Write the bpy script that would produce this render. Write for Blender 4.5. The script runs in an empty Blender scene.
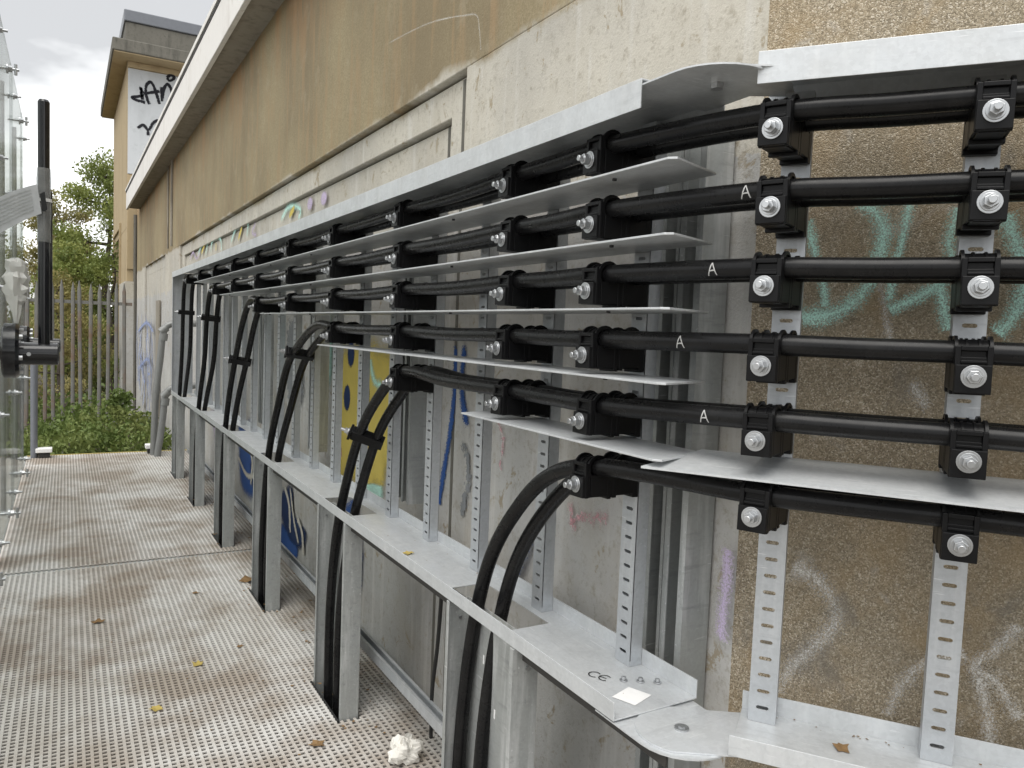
import bpy, math, random
from mathutils import Vector, Matrix
R = math.radians
random.seed(7)
scene = bpy.context.scene
col = scene.collection

# ---------------------------------------------------------------- camera, sky, sun, exposure
cam_data = bpy.data.cameras.new("camera")
cam = bpy.data.objects.new("camera", cam_data)
col.objects.link(cam)
cam.matrix_world = Matrix(((0.8650, -0.0004, -0.5017, 0.0),
                           (-0.5002, 0.0763, -0.8625, 0.0),
                           (0.0386, 0.9971, 0.0658, 1.5),
                           (0, 0, 0, 1)))
cam_data.sensor_width = 36.0
cam_data.lens = 27.04
cam_data.clip_start = 0.02
cam_data.clip_end = 600.0
scene.camera = cam

SUN_EL, SUN_AZ = R(64), R(225)          # azimuth clockwise from +Y: light from behind-left of the walkway
world = bpy.data.worlds.new("World")
scene.world = world
world.use_nodes = True
wn, wl = world.node_tree.nodes, world.node_tree.links
wn.clear()
w_out = wn.new("ShaderNodeOutputWorld")
sky = wn.new("ShaderNodeTexSky")
sky.sky_type = 'NISHITA'
sky.sun_disc = False
sky.sun_elevation = SUN_EL
sky.sun_rotation = SUN_AZ
bg_sky = wn.new("ShaderNodeBackground"); bg_sky.inputs[1].default_value = 0.10
wl.new(sky.outputs[0], bg_sky.inputs[0])
w_tc = wn.new("ShaderNodeTexCoord")
w_map = wn.new("ShaderNodeMapping"); w_map.inputs['Scale'].default_value = (1.0, 1.0, 2.2)
w_map.inputs['Location'].default_value = (3.3, 2.2, 0.5)
wl.new(w_tc.outputs['Generated'], w_map.inputs[0])
w_noise = wn.new("ShaderNodeTexNoise"); w_noise.inputs['Scale'].default_value = 3.6
w_noise.inputs['Detail'].default_value = 5; w_noise.inputs['Roughness'].default_value = 0.5
wl.new(w_map.outputs[0], w_noise.inputs[0])
w_ramp = wn.new("ShaderNodeValToRGB")
w_ramp.color_ramp.elements[0].position = 0.38; w_ramp.color_ramp.elements[0].color = (0.42, 0.42, 0.418, 1)
w_ramp.color_ramp.elements[1].position = 0.60; w_ramp.color_ramp.elements[1].color = (1.12, 1.12, 1.10, 1)
wl.new(w_noise.outputs['Fac'], w_ramp.inputs[0])
bg_cloud = wn.new("ShaderNodeBackground"); bg_cloud.inputs[1].default_value = 1.0
wl.new(w_ramp.outputs[0], bg_cloud.inputs[0])
w_mix = wn.new("ShaderNodeMixShader"); w_mix.inputs[0].default_value = 0.9
wl.new(bg_sky.outputs[0], w_mix.inputs[1]); wl.new(bg_cloud.outputs[0], w_mix.inputs[2])
wl.new(w_mix.outputs[0], w_out.inputs[0])

sun_data = bpy.data.lights.new("sun", 'SUN')
sun_data.energy = 1.5
sun_data.angle = R(45)
sun_data.color = (1.0, 0.97, 0.92)
sun = bpy.data.objects.new("sun", sun_data)
col.objects.link(sun)
sd = Vector((math.sin(SUN_AZ) * math.cos(SUN_EL), math.cos(SUN_AZ) * math.cos(SUN_EL), math.sin(SUN_EL)))
sun.rotation_euler = sd.to_track_quat('Z', 'Y').to_euler()
sun.location = sd * 30

scene.view_settings.view_transform = 'Standard'
scene.view_settings.look = 'None'
scene.view_settings.exposure = 0.86
scene.view_settings.gamma = 1.0
scene.view_settings.use_curve_mapping = False
scene.render.engine = 'CYCLES'
scene.cycles.max_bounces = 6
scene.cycles.diffuse_bounces = 3
scene.cycles.transparent_max_bounces = 24

# ---------------------------------------------------------------- mesh helpers
class MB:
    def __init__(self): self.v = []; self.f = []; self.a = {}
    def add(self, vs, fs):
        b = len(self.v); self.v += [tuple(p) for p in vs]; self.f += [tuple(i + b for i in q) for q in fs]; return self
    def box(self, x0, x1, y0, y1, z0, z1):
        return self.add([(x0,y0,z0),(x1,y0,z0),(x1,y1,z0),(x0,y1,z0),(x0,y0,z1),(x1,y0,z1),(x1,y1,z1),(x0,y1,z1)],
                        [(0,3,2,1),(4,5,6,7),(0,1,5,4),(1,2,6,5),(2,3,7,6),(3,0,4,7)])
    def prism(self, poly, z0, z1):
        n = len(poly)
        return self.add([(x,y,z0) for x,y in poly] + [(x,y,z1) for x,y in poly],
                        [tuple(range(n-1,-1,-1)), tuple(range(n,2*n))] + [(i,(i+1)%n,n+(i+1)%n,n+i) for i in range(n)])
    def extrude(self, poly3, d):
        n = len(poly3); d = Vector(d)
        return self.add(list(poly3) + [tuple(Vector(p)+d) for p in poly3],
                        [tuple(range(n-1,-1,-1)), tuple(range(n,2*n))] + [(i,(i+1)%n,n+(i+1)%n,n+i) for i in range(n)])
    def tube(self, pts, r, n=12, cap=True):
        pts = [Vector(p) for p in pts]; m = len(pts); vs = []; fs = []
        rr = r if isinstance(r, (list, tuple)) else [r]*m
        t0 = (pts[1]-pts[0]).normalized()
        u = t0.orthogonal().normalized()
        for i, p in enumerate(pts):
            t = (pts[min(i+1,m-1)] - pts[max(i-1,0)]).normalized()
            u = (u - t*u.dot(t)).normalized(); w = t.cross(u)
            for k in range(n):
                a = 2*math.pi*k/n
                vs.append(p + (u*math.cos(a) + w*math.sin(a))*rr[i])
        for i in range(m-1):
            for k in range(n):
                fs.append((i*n+k, i*n+(k+1)%n, (i+1)*n+(k+1)%n, (i+1)*n+k))
        if cap: fs += [tuple(range(n-1,-1,-1)), tuple((m-1)*n+k for k in range(n))]
        return self.add(vs, fs)
    def build(self, name, mat, parent=None, smooth=False, bevel=0.0, angle=40):
        me = bpy.data.meshes.new(name)
        me.from_pydata(self.v, [], self.f); me.update()
        if smooth:
            me.polygons.foreach_set('use_smooth', [True]*len(me.polygons))
            me.set_sharp_from_angle(angle=R(angle))
        if self.a:
            at = me.attributes.new('edge', 'FLOAT', 'POINT')
            at.data.foreach_set('value', [self.a.get(i, 1.0) for i in range(len(self.v))])
        me.materials.append(mat)
        o = bpy.data.objects.new(name, me); col.objects.link(o)
        if parent is not None: o.parent = parent
        if bevel:
            b = o.modifiers.new("edge", 'BEVEL'); b.width = bevel; b.segments = 2; b.limit_method = 'ANGLE'; b.angle_limit = R(50)
        return o

def empty(name, loc=(0,0,0), rz=0.0):
    o = bpy.data.objects.new(name, None); col.objects.link(o)
    o.location = loc; o.rotation_euler = (0,0,rz); o.empty_display_size = 0.1
    return o
def world_part(o, parent):
    """parent a mesh that was written in world coordinates under an Empty without moving it"""
    o.parent = parent
    o.matrix_parent_inverse = (Matrix.Translation(parent.location) @ parent.rotation_euler.to_matrix().to_4x4()).inverted()
    return o
def tag(o, label=None, cat=None, group=None, kind=None):
    if label: o['label'] = label
    if cat: o['category'] = cat
    if group: o['group'] = group
    if kind: o['kind'] = kind
    return o
def copy_tree(o, parent=None):
    c = o.copy(); col.objects.link(c); c.parent = parent
    for ch in o.children: copy_tree(ch, c)
    return c
def catmull(pts, per=8):
    P = [Vector(p) for p in pts]; P = [P[0]*2-P[1]] + P + [P[-1]*2-P[-2]]
    out = []
    for i in range(1, len(P)-2):
        a,b,c,d = P[i-1:i+3]
        # centripetal parametrisation keeps uneven spacing from looping
        t1 = (b-a).length**.5; t2 = t1+(c-b).length**.5; t3 = t2+(d-c).length**.5
        for k in range(per):
            t = t1+(t2-t1)*k/per
            A1 = a*((t1-t)/t1)+b*(t/t1); A2 = b*((t2-t)/(t2-t1))+c*((t-t1)/(t2-t1)); A3 = c*((t3-t)/(t3-t2))+d*((t-t2)/(t3-t2))
            B1 = A1*((t2-t)/t2)+A2*(t/t2); B2 = A2*((t3-t)/(t3-t1))+A3*((t-t1)/(t3-t1))
            out.append(B1*((t2-t)/(t2-t1))+B2*((t-t1)/(t2-t1)))
    out.append(P[-2]); return out

# ---------------------------------------------------------------- material helpers
class NT:
    def __init__(self, name):
        self.m = bpy.data.materials.new(name); self.m.use_nodes = True
        self.n = self.m.node_tree.nodes; self.l = self.m.node_tree.links
        self.b = self.n['Principled BSDF']; self.out = self.n['Material Output']
        self.tc = self.n.new('ShaderNodeTexCoord')
    def vec(self, scale=(1,1,1), which='Object'):
        mp = self.n.new('ShaderNodeMapping'); mp.inputs['Scale'].default_value = scale
        self.l.new(self.tc.outputs[which], mp.inputs[0]); return mp.outputs[0]
    def noise(self, scale, detail=4, rough=.55, v=None, dist=0):
        t = self.n.new('ShaderNodeTexNoise'); t.inputs['Scale'].default_value = scale
        t.inputs['Detail'].default_value = detail; t.inputs['Roughness'].default_value = rough; t.inputs['Distortion'].default_value = dist
        self.l.new(v if v is not None else self.vec(), t.inputs[0]); return t.outputs['Fac']
    def voro(self, scale, out='Color', v=None):
        t = self.n.new('ShaderNodeTexVoronoi'); t.inputs['Scale'].default_value = scale
        self.l.new(v if v is not None else self.vec(), t.inputs[0]); return t.outputs[out]
    def ramp(self, fac, stops):
        t = self.n.new('ShaderNodeValToRGB'); e = t.color_ramp.elements
        while len(e) < len(stops): e.new(0.5)
        for i,(p,c) in enumerate(stops):
            e[i].position = p; e[i].color = (c,c,c,1) if isinstance(c,(int,float)) else (*c,1)
        self.l.new(fac, t.inputs[0]); return t.outputs[0]
    def mix(self, fac, a, b, mode='MIX'):
        t = self.n.new('ShaderNodeMix'); t.data_type = 'RGBA'; t.blend_type = mode
        for s,x in ((0,fac),(6,a),(7,b)):
            if isinstance(x,(int,float)): t.inputs[s].default_value = x
            elif isinstance(x,tuple): t.inputs[s].default_value = (*x,1)
            else: self.l.new(x, t.inputs[s])
        return t.outputs[2]
    def math(self, op, a, b=0.0, c=None):
        t = self.n.new('ShaderNodeMath'); t.operation = op
        for s,x in ((0,a),(1,b),(2,c)):
            if x is None: continue
            if isinstance(x,(int,float)): t.inputs[s].default_value = x
            else: self.l.new(x, t.inputs[s])
        return t.outputs[0]
    def sep(self, v=None):
        t = self.n.new('ShaderNodeSeparateXYZ'); self.l.new(v if v is not None else self.tc.outputs['Object'], t.inputs[0]); return t.outputs
    def bump(self, h, strength=.5, dist=.01, base=None):
        t = self.n.new('ShaderNodeBump'); t.inputs['Strength'].default_value = strength; t.inputs['Distance'].default_value = dist
        self.l.new(h, t.inputs['Height'])
        if base is not None: self.l.new(base, t.inputs['Normal'])
        self.l.new(t.outputs[0], self.b.inputs['Normal']); return t.outputs[0]
    def set(self, color=None, rough=None, metal=None, spec=None):
        for k,x in (('Base Color',color),('Roughness',rough),('Metallic',metal),('Specular IOR Level',spec)):
            if x is None: continue
            if isinstance(x,tuple): self.b.inputs[k].default_value = (*x,1)
            elif isinstance(x,(int,float)): self.b.inputs[k].default_value = x
            else: self.l.new(x, self.b.inputs[k])
        return self
def plain(name, color, rough=.6, metal=0.0, var=.12, scale=12, spec=None):
    t = NT(name); n = t.noise(scale, 4)
    c = t.mix(n, tuple(x*(1-var) for x in color), tuple(min(1,x*(1+var)) for x in color))
    t.set(c, rough, metal, spec); return t.m

def galv(name, c=(.475,.497,.52), dirt=.35, metal=.45, rough=.42):
    t = NT(name)
    spang = t.voro(150, 'Color')
    sp = t.math('MULTIPLY', t.sep(spang)[0], 1.0)
    n = t.noise(9, 5, .6)
    streak = t.noise(5, 4, .6, t.vec((6,6,.7)))
    base = t.mix(sp, tuple(x*.95 for x in c), tuple(min(1,x*1.04) for x in c))
    base = t.mix(t.ramp(n, [(.42,0.0),(.75,dirt)]), base, (.30,.30,.28))
    base = t.mix(t.ramp(streak, [(.5,0.0),(.7,dirt*.9)]), base, (.74,.75,.75))
    run = t.noise(7, 5, .7, t.vec((.8,7,7))); base = t.mix(t.ramp(run, [(.55,0.0),(.68,dirt)]), base, tuple(x*.62 for x in c))
    scr = t.noise(40, 2, .8, t.vec((.25,3,3))); base = t.mix(t.ramp(scr, [(.66,0.0),(.72,.5)]), base, (.80,.81,.82))
    t.set(base, t.ramp(n, [(.3,rough-.12),(.7,rough+.16)]), metal)
    t.bump(t.noise(120, 3), .12, .002)
    return t.m

M = {}
M['galv'] = galv('galvanised_steel')
M['galv_dull'] = galv('galvanised_steel_dull', (.37,.385,.38), .5, .4, .5)
M['galv_bright'] = galv('galvanised_plate', (.575,.595,.61), .30, .35, .40)
M['zinc'] = plain('zinc_plated', (.46,.47,.48), .30, .85, .14, 60)

def m_cable():
    t = NT('cable_sheath'); n = t.noise(14, 5, .65); d = t.noise(55, 4, .7, t.vec((1,1,1)))
    c = t.mix(t.ramp(n, [(.45,0),(.8,.22)]), (.0065,.0065,.007), (.045,.044,.041))
    t.set(c, t.ramp(d, [(.3,.24),(.75,.36)]), 0.0, .22); return t.m
M['cable'] = m_cable()
M['cleat'] = plain('moulded_black_nylon', (.0065,.0065,.007), .36, 0, .25, 40, .18)
M['black_gloss'] = plain('black_enamel', (.010,.010,.012), .16, 0, .2, 20)
M['black_rubber'] = plain('black_rubber', (.012,.012,.012), .7, 0, .3, 30)
M['white_mark'] = plain('white_paint_marker', (.45,.45,.44), .7, 0, .3, 300)
M['paper'] = plain('white_paper_label', (.78,.78,.77), .6, 0, .06, 40)
M['ink'] = plain('black_ink', (.02,.02,.02), .6)

def pebble(name, tints, scale, stain=.5, bump=.8):
    t = NT(name)
    wv = t.n.new('ShaderNodeVectorMath'); wv.operation = 'ADD'
    nz = t.n.new('ShaderNodeTexNoise'); nz.inputs['Scale'].default_value = 90; t.l.new(t.vec(), nz.inputs[0])
    sc = t.n.new('ShaderNodeVectorMath'); sc.operation = 'SCALE'; sc.inputs['Scale'].default_value = .006
    t.l.new(nz.outputs['Color'], sc.inputs[0]); t.l.new(t.tc.outputs['Object'], wv.inputs[0]); t.l.new(sc.outputs[0], wv.inputs[1])
    g = t.sep(t.voro(scale, 'Color', wv.outputs[0]))[0]
    d = t.voro(scale, 'Distance', wv.outputs[0])
    fine = t.noise(scale*1.6, 3, .7)
    c = t.ramp(g, [(0.0,tints[0]),(.45,tints[1]),(.8,tints[2]),(1.0,tints[3])])
    c = t.mix(t.ramp(fine, [(.35,.35),(.55,0.0)]), c, tints[0])
    big = t.noise(2.2, 5, .6)
    c = t.mix(t.ramp(big, [(.40,0.0),(.68,stain)]), c, tuple(x*.62 for x in tints[1]))
    big2 = t.noise(4.5, 5, .62, t.vec((1.3,1.3,.6)))
    c = t.mix(t.ramp(big2, [(.56,0.0),(.72,stain*.6)]), c, (tints[2][0]*1.05, tints[2][1]*.83, tints[2][2]*.55))
    big3 = t.noise(3.1, 6, .66, t.vec((1,1,.8)), .6)
    c = t.mix(t.ramp(big3, [(.50,0.0),(.68,.6)]), c, (.36,.26,.14))
    big4 = t.noise(5.5, 6, .66, t.vec((1.2,1.2,1)), .4)
    c = t.mix(t.ramp(big4, [(.58,0.0),(.68,.6)]), c, (.20,.185,.16))
    c = t.mix(t.ramp(big4, [(.30,.5),(.40,0.0)]), c, (.52,.50,.46))
    t.set(c, .92, 0, .2)
    h = t.math('SUBTRACT', t.math('MULTIPLY', fine, .5), d)
    t.bump(h, bump, .004)
    return t
M['pebbledash'] = pebble('pebbledash', ((.19,.16,.115),(.35,.295,.21),(.47,.40,.30),(.72,.65,.54)), 390, .55, .5).m

def m_mainwall():
    t = NT('rendered_concrete_wall')
    s = t.sep(); z = s[2]
    edge = t.noise(1.6, 6, .62)
    zz = t.math('ADD', z, t.math('MULTIPLY', t.math('SUBTRACT', edge, .5), .26))
    up = t.ramp(t.math('SUBTRACT', zz, 1.95), [(.475,0.0),(.515,1.0)])
    # brown pebbled render of the upper wall
    g = t.sep(t.voro(150, 'Color'))[0]
    fine = t.noise(170, 3, .7)
    brown = t.ramp(g, [(0,(.285,.236,.145)),(.5,(.33,.275,.17)),(1,(.385,.325,.21))])
    blot = t.noise(1.3, 6, .6, t.vec((1,.8,.5)))
    brown = t.mix(t.ramp(blot, [(.40,0),(.62,.75)]), brown, (.215,.172,.11))
    run = t.noise(4.0, 5, .65, t.vec((1,3.2,.35)))
    brown = t.mix(t.ramp(run, [(.50,0),(.66,.6)]), brown, (.37,.255,.145))
    eave = t.ramp(t.math('SUBTRACT', z, 3.0), [(.05,0.0),(.62,1.0)])
    drip0 = t.noise(2.6, 5, .65, t.vec((1,2.4,.5)))
    brown = t.mix(t.math('MULTIPLY', eave, t.ramp(drip0, [(.46,0.0),(.62,.75)])), brown, (.42,.245,.125))
    grime = t.noise(6, 6, .7); brown = t.mix(t.ramp(grime, [(.55,0.0),(.75,.4)]), brown, (.44,.39,.29))
    # pale concrete of the frames and piers
    pn = t.noise(5, 6, .65); pn2 = t.noise(26, 5, .7); pn3 = t.noise(1.1, 4, .6)
    lo = t.mix(pn, (.40,.395,.375), (.58,.575,.56)); hi = t.mix(pn, (.47,.44,.375), (.62,.59,.52))
    pale = t.mix(t.math('GREATER_THAN', t.math('ADD', z, t.math('MULTIPLY', edge, .5)), 2.15), lo, hi)
    pale = t.mix(t.ramp(pn2, [(.55,0),(.68,.6)]), pale, (.30,.265,.205))
    pit = t.noise(70, 4, .7); pale = t.mix(t.ramp(pit, [(.36,.30),(.44,0.0)]), pale, (.24,.21,.17))
    pale = t.mix(t.ramp(pn3, [(.45,0),(.70,.5)]), pale, (.33,.32,.30))
    flk = t.noise(10, 6, .7, None, .5); pale = t.mix(t.ramp(flk, [(.60,0.0),(.645,.8)]), pale, (.31,.255,.17))
    mot = t.noise(2.6, 6, .65, t.vec((1,1,.7))); pale = t.mix(t.ramp(mot, [(.50,0.0),(.66,.45)]), pale, (.42,.385,.32))
    drip = t.noise(3.2, 5, .6, t.vec((1,4.5,.3)))
    pale = t.mix(t.ramp(drip, [(.54,0),(.70,.55)]), pale, (.64,.63,.60))
    c = t.mix(up, pale, brown)
    t.set(c, .92, 0, .2)
    t.bump(t.math('ADD', fine, t.math('MULTIPLY', pn2, 1.2)), .45, .004)
    return t.m
M['mainwall'] = m_mainwall()
def m_conc(name, a, b, dark, sc=3):
    t = NT(name); n = t.noise(sc, 6, .62); n2 = t.noise(sc*7, 5, .7)
    run = t.noise(sc*1.4, 4, .6, t.vec((2,2,.4)))
    c = t.mix(n, a, b); c = t.mix(t.ramp(n2, [(.55,0),(.72,.6)]), c, dark); c = t.mix(t.ramp(run, [(.5,0),(.7,.6)]), c, dark)
    t.set(c, .9, 0, .25); t.bump(n2, .4, .006); return t.m
M['soffit'] = m_conc('weathered_concrete', (.25,.225,.185), (.36,.33,.28), (.15,.13,.105))
M['dark_concrete'] = m_conc('dark_weathered_concrete', (.12,.115,.10), (.19,.18,.155), (.06,.058,.05))
M['slab'] = m_conc('concrete_slab', (.34,.33,.31), (.44,.43,.40), (.24,.22,.20), 2)
M['flashing'] = m_conc('fascia_sheet', (.72,.70,.67), (.80,.78,.75), (.60,.57,.53), 1.2)
M['tower_brown'] = m_conc('brown_render', (.40,.315,.195), (.47,.375,.235), (.30,.225,.135), .8)
M['tower_white'] = m_conc('grey_white_paint', (.46,.48,.50), (.56,.58,.60), (.40,.42,.43), 1.0)
M['earth'] = m_conc('bare_earth', (.05,.042,.03), (.085,.07,.05), (.03,.026,.02), 1.5)
M['roof_edge'] = plain('lead_grey_flashing', (.16,.17,.19), .5, .2)
M['dark_void'] = plain('dark_painted_door', (.035,.033,.03), .8)

def m_grating():
    t = NT('grating_bars'); n = t.noise(1.7, 6, .65); n2 = t.noise(14, 5, .7); n3 = t.noise(.7, 4, .6, t.vec((1.6,.8,1)))
    c = t.mix(n2, (.50,.485,.46), (.66,.645,.62))
    c = t.mix(t.ramp(n, [(.43,0),(.60,.72)]), c, (.25,.19,.135))
    c = t.mix(t.ramp(n3, [(.46,0),(.62,.55)]), c, (.30,.25,.20))
    t.set(c, .62, .05, .4); t.bump(n2, .2, .003); return t.m
M['grating'] = m_grating()

def spray(name, color, cover=.5, scale=140, soft=.10):
    """paint sprayed thin: the mesh carries 'edge' (0 at the rim of a stroke, 1 in the middle)"""
    t = NT(name); n = t.noise(scale, 3, .75); n2 = t.noise(9, 4, .6)
    t.set(t.mix(n2, tuple(x*.85 for x in color), tuple(min(1,x*1.15) for x in color)), .8, 0, .2)
    at = t.n.new('ShaderNodeAttribute'); at.attribute_name = 'edge'
    a = t.math('ADD', t.math('MULTIPLY', at.outputs['Fac'], .85), t.math('MULTIPLY', t.math('SUBTRACT', n, .5), 2.2))
    a = t.math('ADD', a, t.math('ADD', t.math('MULTIPLY', t.math('SUBTRACT', n2, .5), .55), cover-.62))
    fac = t.ramp(a, [(.25-soft,0.0),(.25+soft,1.0)])
    tr = t.n.new('ShaderNodeBsdfTransparent'); mx = t.n.new('ShaderNodeMixShader')
    t.l.new(fac, mx.inputs[0]); t.l.new(tr.outputs[0], mx.inputs[1]); t.l.new(t.b.outputs[0], mx.inputs[2]); t.l.new(mx.outputs[0], t.out.inputs[0])
    return t.m
M['sp_teal'] = spray('spray_teal', (.52,.84,.75), .32, 300, .4)
M['sp_white'] = spray('spray_white', (.62,.61,.58), .10, 300, .45)
M['sp_yellow'] = spray('spray_yellow', (.60,.48,.12), .62, 160)
M['sp_navy'] = spray('spray_navy', (.02,.04,.11), .62, 160)
M['sp_blue'] = spray('spray_blue', (.04,.10,.30), .55, 160)
M['sp_pink'] = spray('spray_pink', (.66,.36,.39), .02, 50, .35)
M['sp_purple'] = spray('spray_purple', (.50,.42,.58), .28, 200, .3)
M['sp_black'] = spray('spray_black', (.02,.02,.025), .85, 30)
M['sp_grey'] = spray('spray_grey', (.25,.26,.27), .3, 40)
M['sp_cream'] = spray('spray_cream', (.60,.57,.50), .62, 160)
M['yellow_paint'] = plain('worn_yellow_paint', (.48,.38,.12), .7, 0, .3, 15)
M['sp_farblue'] = spray('spray_faded_blue', (.30,.36,.56), .5, 30, .3)

def m_clear(name, tint=(.90,.92,.91), haze=.06):
    t = NT(name)
    tr = t.n.new('ShaderNodeBsdfTransparent'); tr.inputs[0].default_value = (*tint,1)
    gl = t.n.new('ShaderNodeBsdfGlossy'); gl.inputs['Roughness'].default_value = .08
    df = t.n.new('ShaderNodeBsdfDiffuse'); df.inputs[0].default_value = (.7,.7,.68,1)
    fr = t.n.new('ShaderNodeFresnel'); fr.inputs[0].default_value = 1.35
    fm = t.math('MULTIPLY', fr.outputs[0], .30)
    m1 = t.n.new('ShaderNodeMixShader'); t.l.new(fm, m1.inputs[0]); t.l.new(tr.outputs[0], m1.inputs[1]); t.l.new(gl.outputs[0], m1.inputs[2])
    m2 = t.n.new('ShaderNodeMixShader'); t.l.new(t.ramp(t.noise(2.5,4), [(.4,haze*.4),(.7,haze*1.6)]), m2.inputs[0])
    t.l.new(m1.outputs[0], m2.inputs[1]); t.l.new(df.outputs[0], m2.inputs[2]); t.l.new(m2.outputs[0], t.out.inputs[0])
    return t.m
M['clear'] = m_clear('clear_polycarbonate', (.84,.86,.85), .10)
M['film'] = m_clear('clear_plastic_film', (.80,.82,.83), .22)

def leafmat(name, cols, trans=.3):
    t = NT(name); oi = t.voro(1.4,'Color'); g = t.sep(oi)[0]; n = t.noise(6,3)
    c = t.ramp(t.math('ADD', t.math('MULTIPLY', g,.6), t.math('MULTIPLY', n,.4)), [(i/(len(cols)-1),x) for i,x in enumerate(cols)])
    t.set(c, .55, 0, .3)
    tl = t.n.new('ShaderNodeBsdfTranslucent'); t.l.new(c, tl.inputs[0])
    mx = t.n.new('ShaderNodeMixShader'); mx.inputs[0].default_value = trans
    t.l.new(t.b.outputs[0], mx.inputs[1]); t.l.new(tl.outputs[0], mx.inputs[2]); t.l.new(mx.outputs[0], t.out.inputs[0]); return t.m
M['leaf_green'] = leafmat('leaf_green', ((.09,.13,.03),(.22,.26,.07),(.36,.37,.12)))
M['leaf_olive'] = leafmat('leaf_olive', ((.14,.14,.05),(.28,.25,.09),(.38,.33,.15)))
M['leaf_brown'] = leafmat('leaf_autumn', ((.17,.12,.055),(.29,.21,.10),(.25,.22,.09)))
M['leaf_ivy'] = leafmat('leaf_ivy', ((.06,.095,.026),(.13,.18,.045),(.24,.26,.09)), .2)
M['bark'] = plain('bark', (.075,.06,.045), .9, 0, .4, 8)
M['fallen'] = plain('fallen_leaf', (.20,.12,.05), .8, 0, .4, 60)
M['fallen_y'] = plain('fallen_leaf_yellow', (.42,.32,.09), .8, 0, .3, 60)
def m_fence():
    t = NT('weathered_palisade'); n = t.noise(2.2,5,.65); n2 = t.noise(9,4)
    c = t.mix(n2, (.15,.15,.14), (.23,.225,.21)); c = t.mix(t.ramp(n, [(.48,0),(.66,.7)]), c, (.20,.11,.06)); t.set(c,.7,.2); return t.m
M['fence'] = m_fence()
M['pipe'] = plain('galvanised_pipe', (.22,.225,.22), .5, .4, .12, 8)

# ---------------------------------------------------------------- outlines of the spray paint (metres on each wall)
TOWER_TAG = [[(1.39, 5.876), (1.226, 5.894), (1.149, 5.93), (1.266, 5.974), (1.339, 6.015), (1.301, 6.155), (1.34, 5.921)], [(1.465, 5.853), (1.401, 6.033), (1.412, 6.23), (1.487, 6.301), (1.566, 6.165), (1.653, 5.89)], [(1.358, 6.038), (1.488, 6.089), (1.651, 6.147)], [(1.682, 6.237), (1.703, 5.953)], [(1.703, 5.987), (1.739, 6.231), (1.802, 6.321), (1.854, 6.253), (1.9, 6.091)], [(1.785, 6.443), (1.848, 6.503), (1.922, 6.487), (1.897, 6.431), (1.827, 6.397), (1.785, 6.443)], [(1.251, 5.345), (1.353, 5.419), (1.431, 5.337), (1.45, 5.232)], [(1.462, 5.336), (1.555, 5.514), (1.64, 5.555), (1.657, 5.401)]]
YELLOW = [(4.195, 1.358), (3.222, 1.38), (3.296, 1.083), (3.413, 0.764), (3.867, 0.704), (4.162, 0.7)]
DOTS = [(3.983, 1.121), (3.934, 1.358), (3.684, 1.169)]
TEAL_ARC = [(3.631, 1.35), (3.601, 1.28), (3.542, 1.233), (3.462, 1.234)]
TEAL_LOW = [(3.739, 0.702), (3.4, 0.757), (3.395, 0.701), (3.736, 0.661)]
PINK_A = [(4.1, 0.926), (4.077, 0.861), (4.034, 0.787)]
BLUE_A = [(2.666, 1.447), (2.663, 1.285), (2.693, 1.103), (2.751, 0.894), (2.772, 0.801)]
BLUE_B = [(2.59, 1.449), (2.603, 1.29), (2.549, 1.144)]
TEAL_B = [(3.074, 1.239), (3.017, 1.073), (2.991, 0.871)]
GREY_A = [(2.579, 1.091), (2.521, 0.987), (2.572, 0.786)]
PINK_B = [(2.294, 1.026), (2.268, 1.135), (2.308, 1.199), (2.226, 1.215)]
PINK_C = [(1.86, 1.018), (1.845, 0.967), (1.831, 0.913)]
PINK_D = [(1.86, 0.952), (1.761, 0.981), (1.659, 0.998)]
NAVY = [(5.37, 0.329), (5.059, 0.428), (5.008, 0.256), (4.695, 0.212), (4.731, 0.133), (4.946, 0.065), (5.358, 0.177)]
BLUE_LOW = [(5.354, 0.126), (5.046, 0.149), (4.892, 0.067), (4.936, -0.065), (5.374, -0.151)]
NAVY2 = [(5.714, 0.638), (5.501, 0.772), (5.393, 0.76), (5.439, 0.677)]
U_TEAL = [[(5.492, 2.223), (5.255, 2.284), (4.967, 2.222), (5.023, 2.173)], [(7.366, 2.218), (7.079, 2.331), (6.602, 2.321), (6.649, 2.203)], [(8.471, 2.2), (8.414, 2.303), (7.88, 2.287), (7.832, 2.173)], [(9.372, 2.243), (8.948, 2.354), (8.684, 2.325), (8.815, 2.202)]]
U_PURP = [(4.742, 2.239), (4.447, 2.232)]
U_MAUVE = [[(6.291, 2.281), (6.417, 2.224), (6.245, 2.181)], [(10.022, 2.225), (9.734, 2.297), (9.449, 2.209), (9.19, 2.258)]]
FAR_BLUE = [[(17.029, 1.607), (17.262, 0.898), (16.351, 0.119)], [(15.956, 1.647), (16.158, 0.983), (15.35, 0.246)], [(15.227, 1.602), (14.509, 0.959), (14.871, 0.036), (14.625, -0.267)], [(16.998, 1.235), (14.985, 1.436), (13.732, 1.294)], [(14.148, 1.598), (14.075, 0.702)], [(16.66, 0.553), (14.496, 0.799), (14.069, 0.624)]]
PURPLE = [(1.162, 1.063), (1.16, 0.998), (1.166, 0.919), (1.166, 0.852)]
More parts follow.
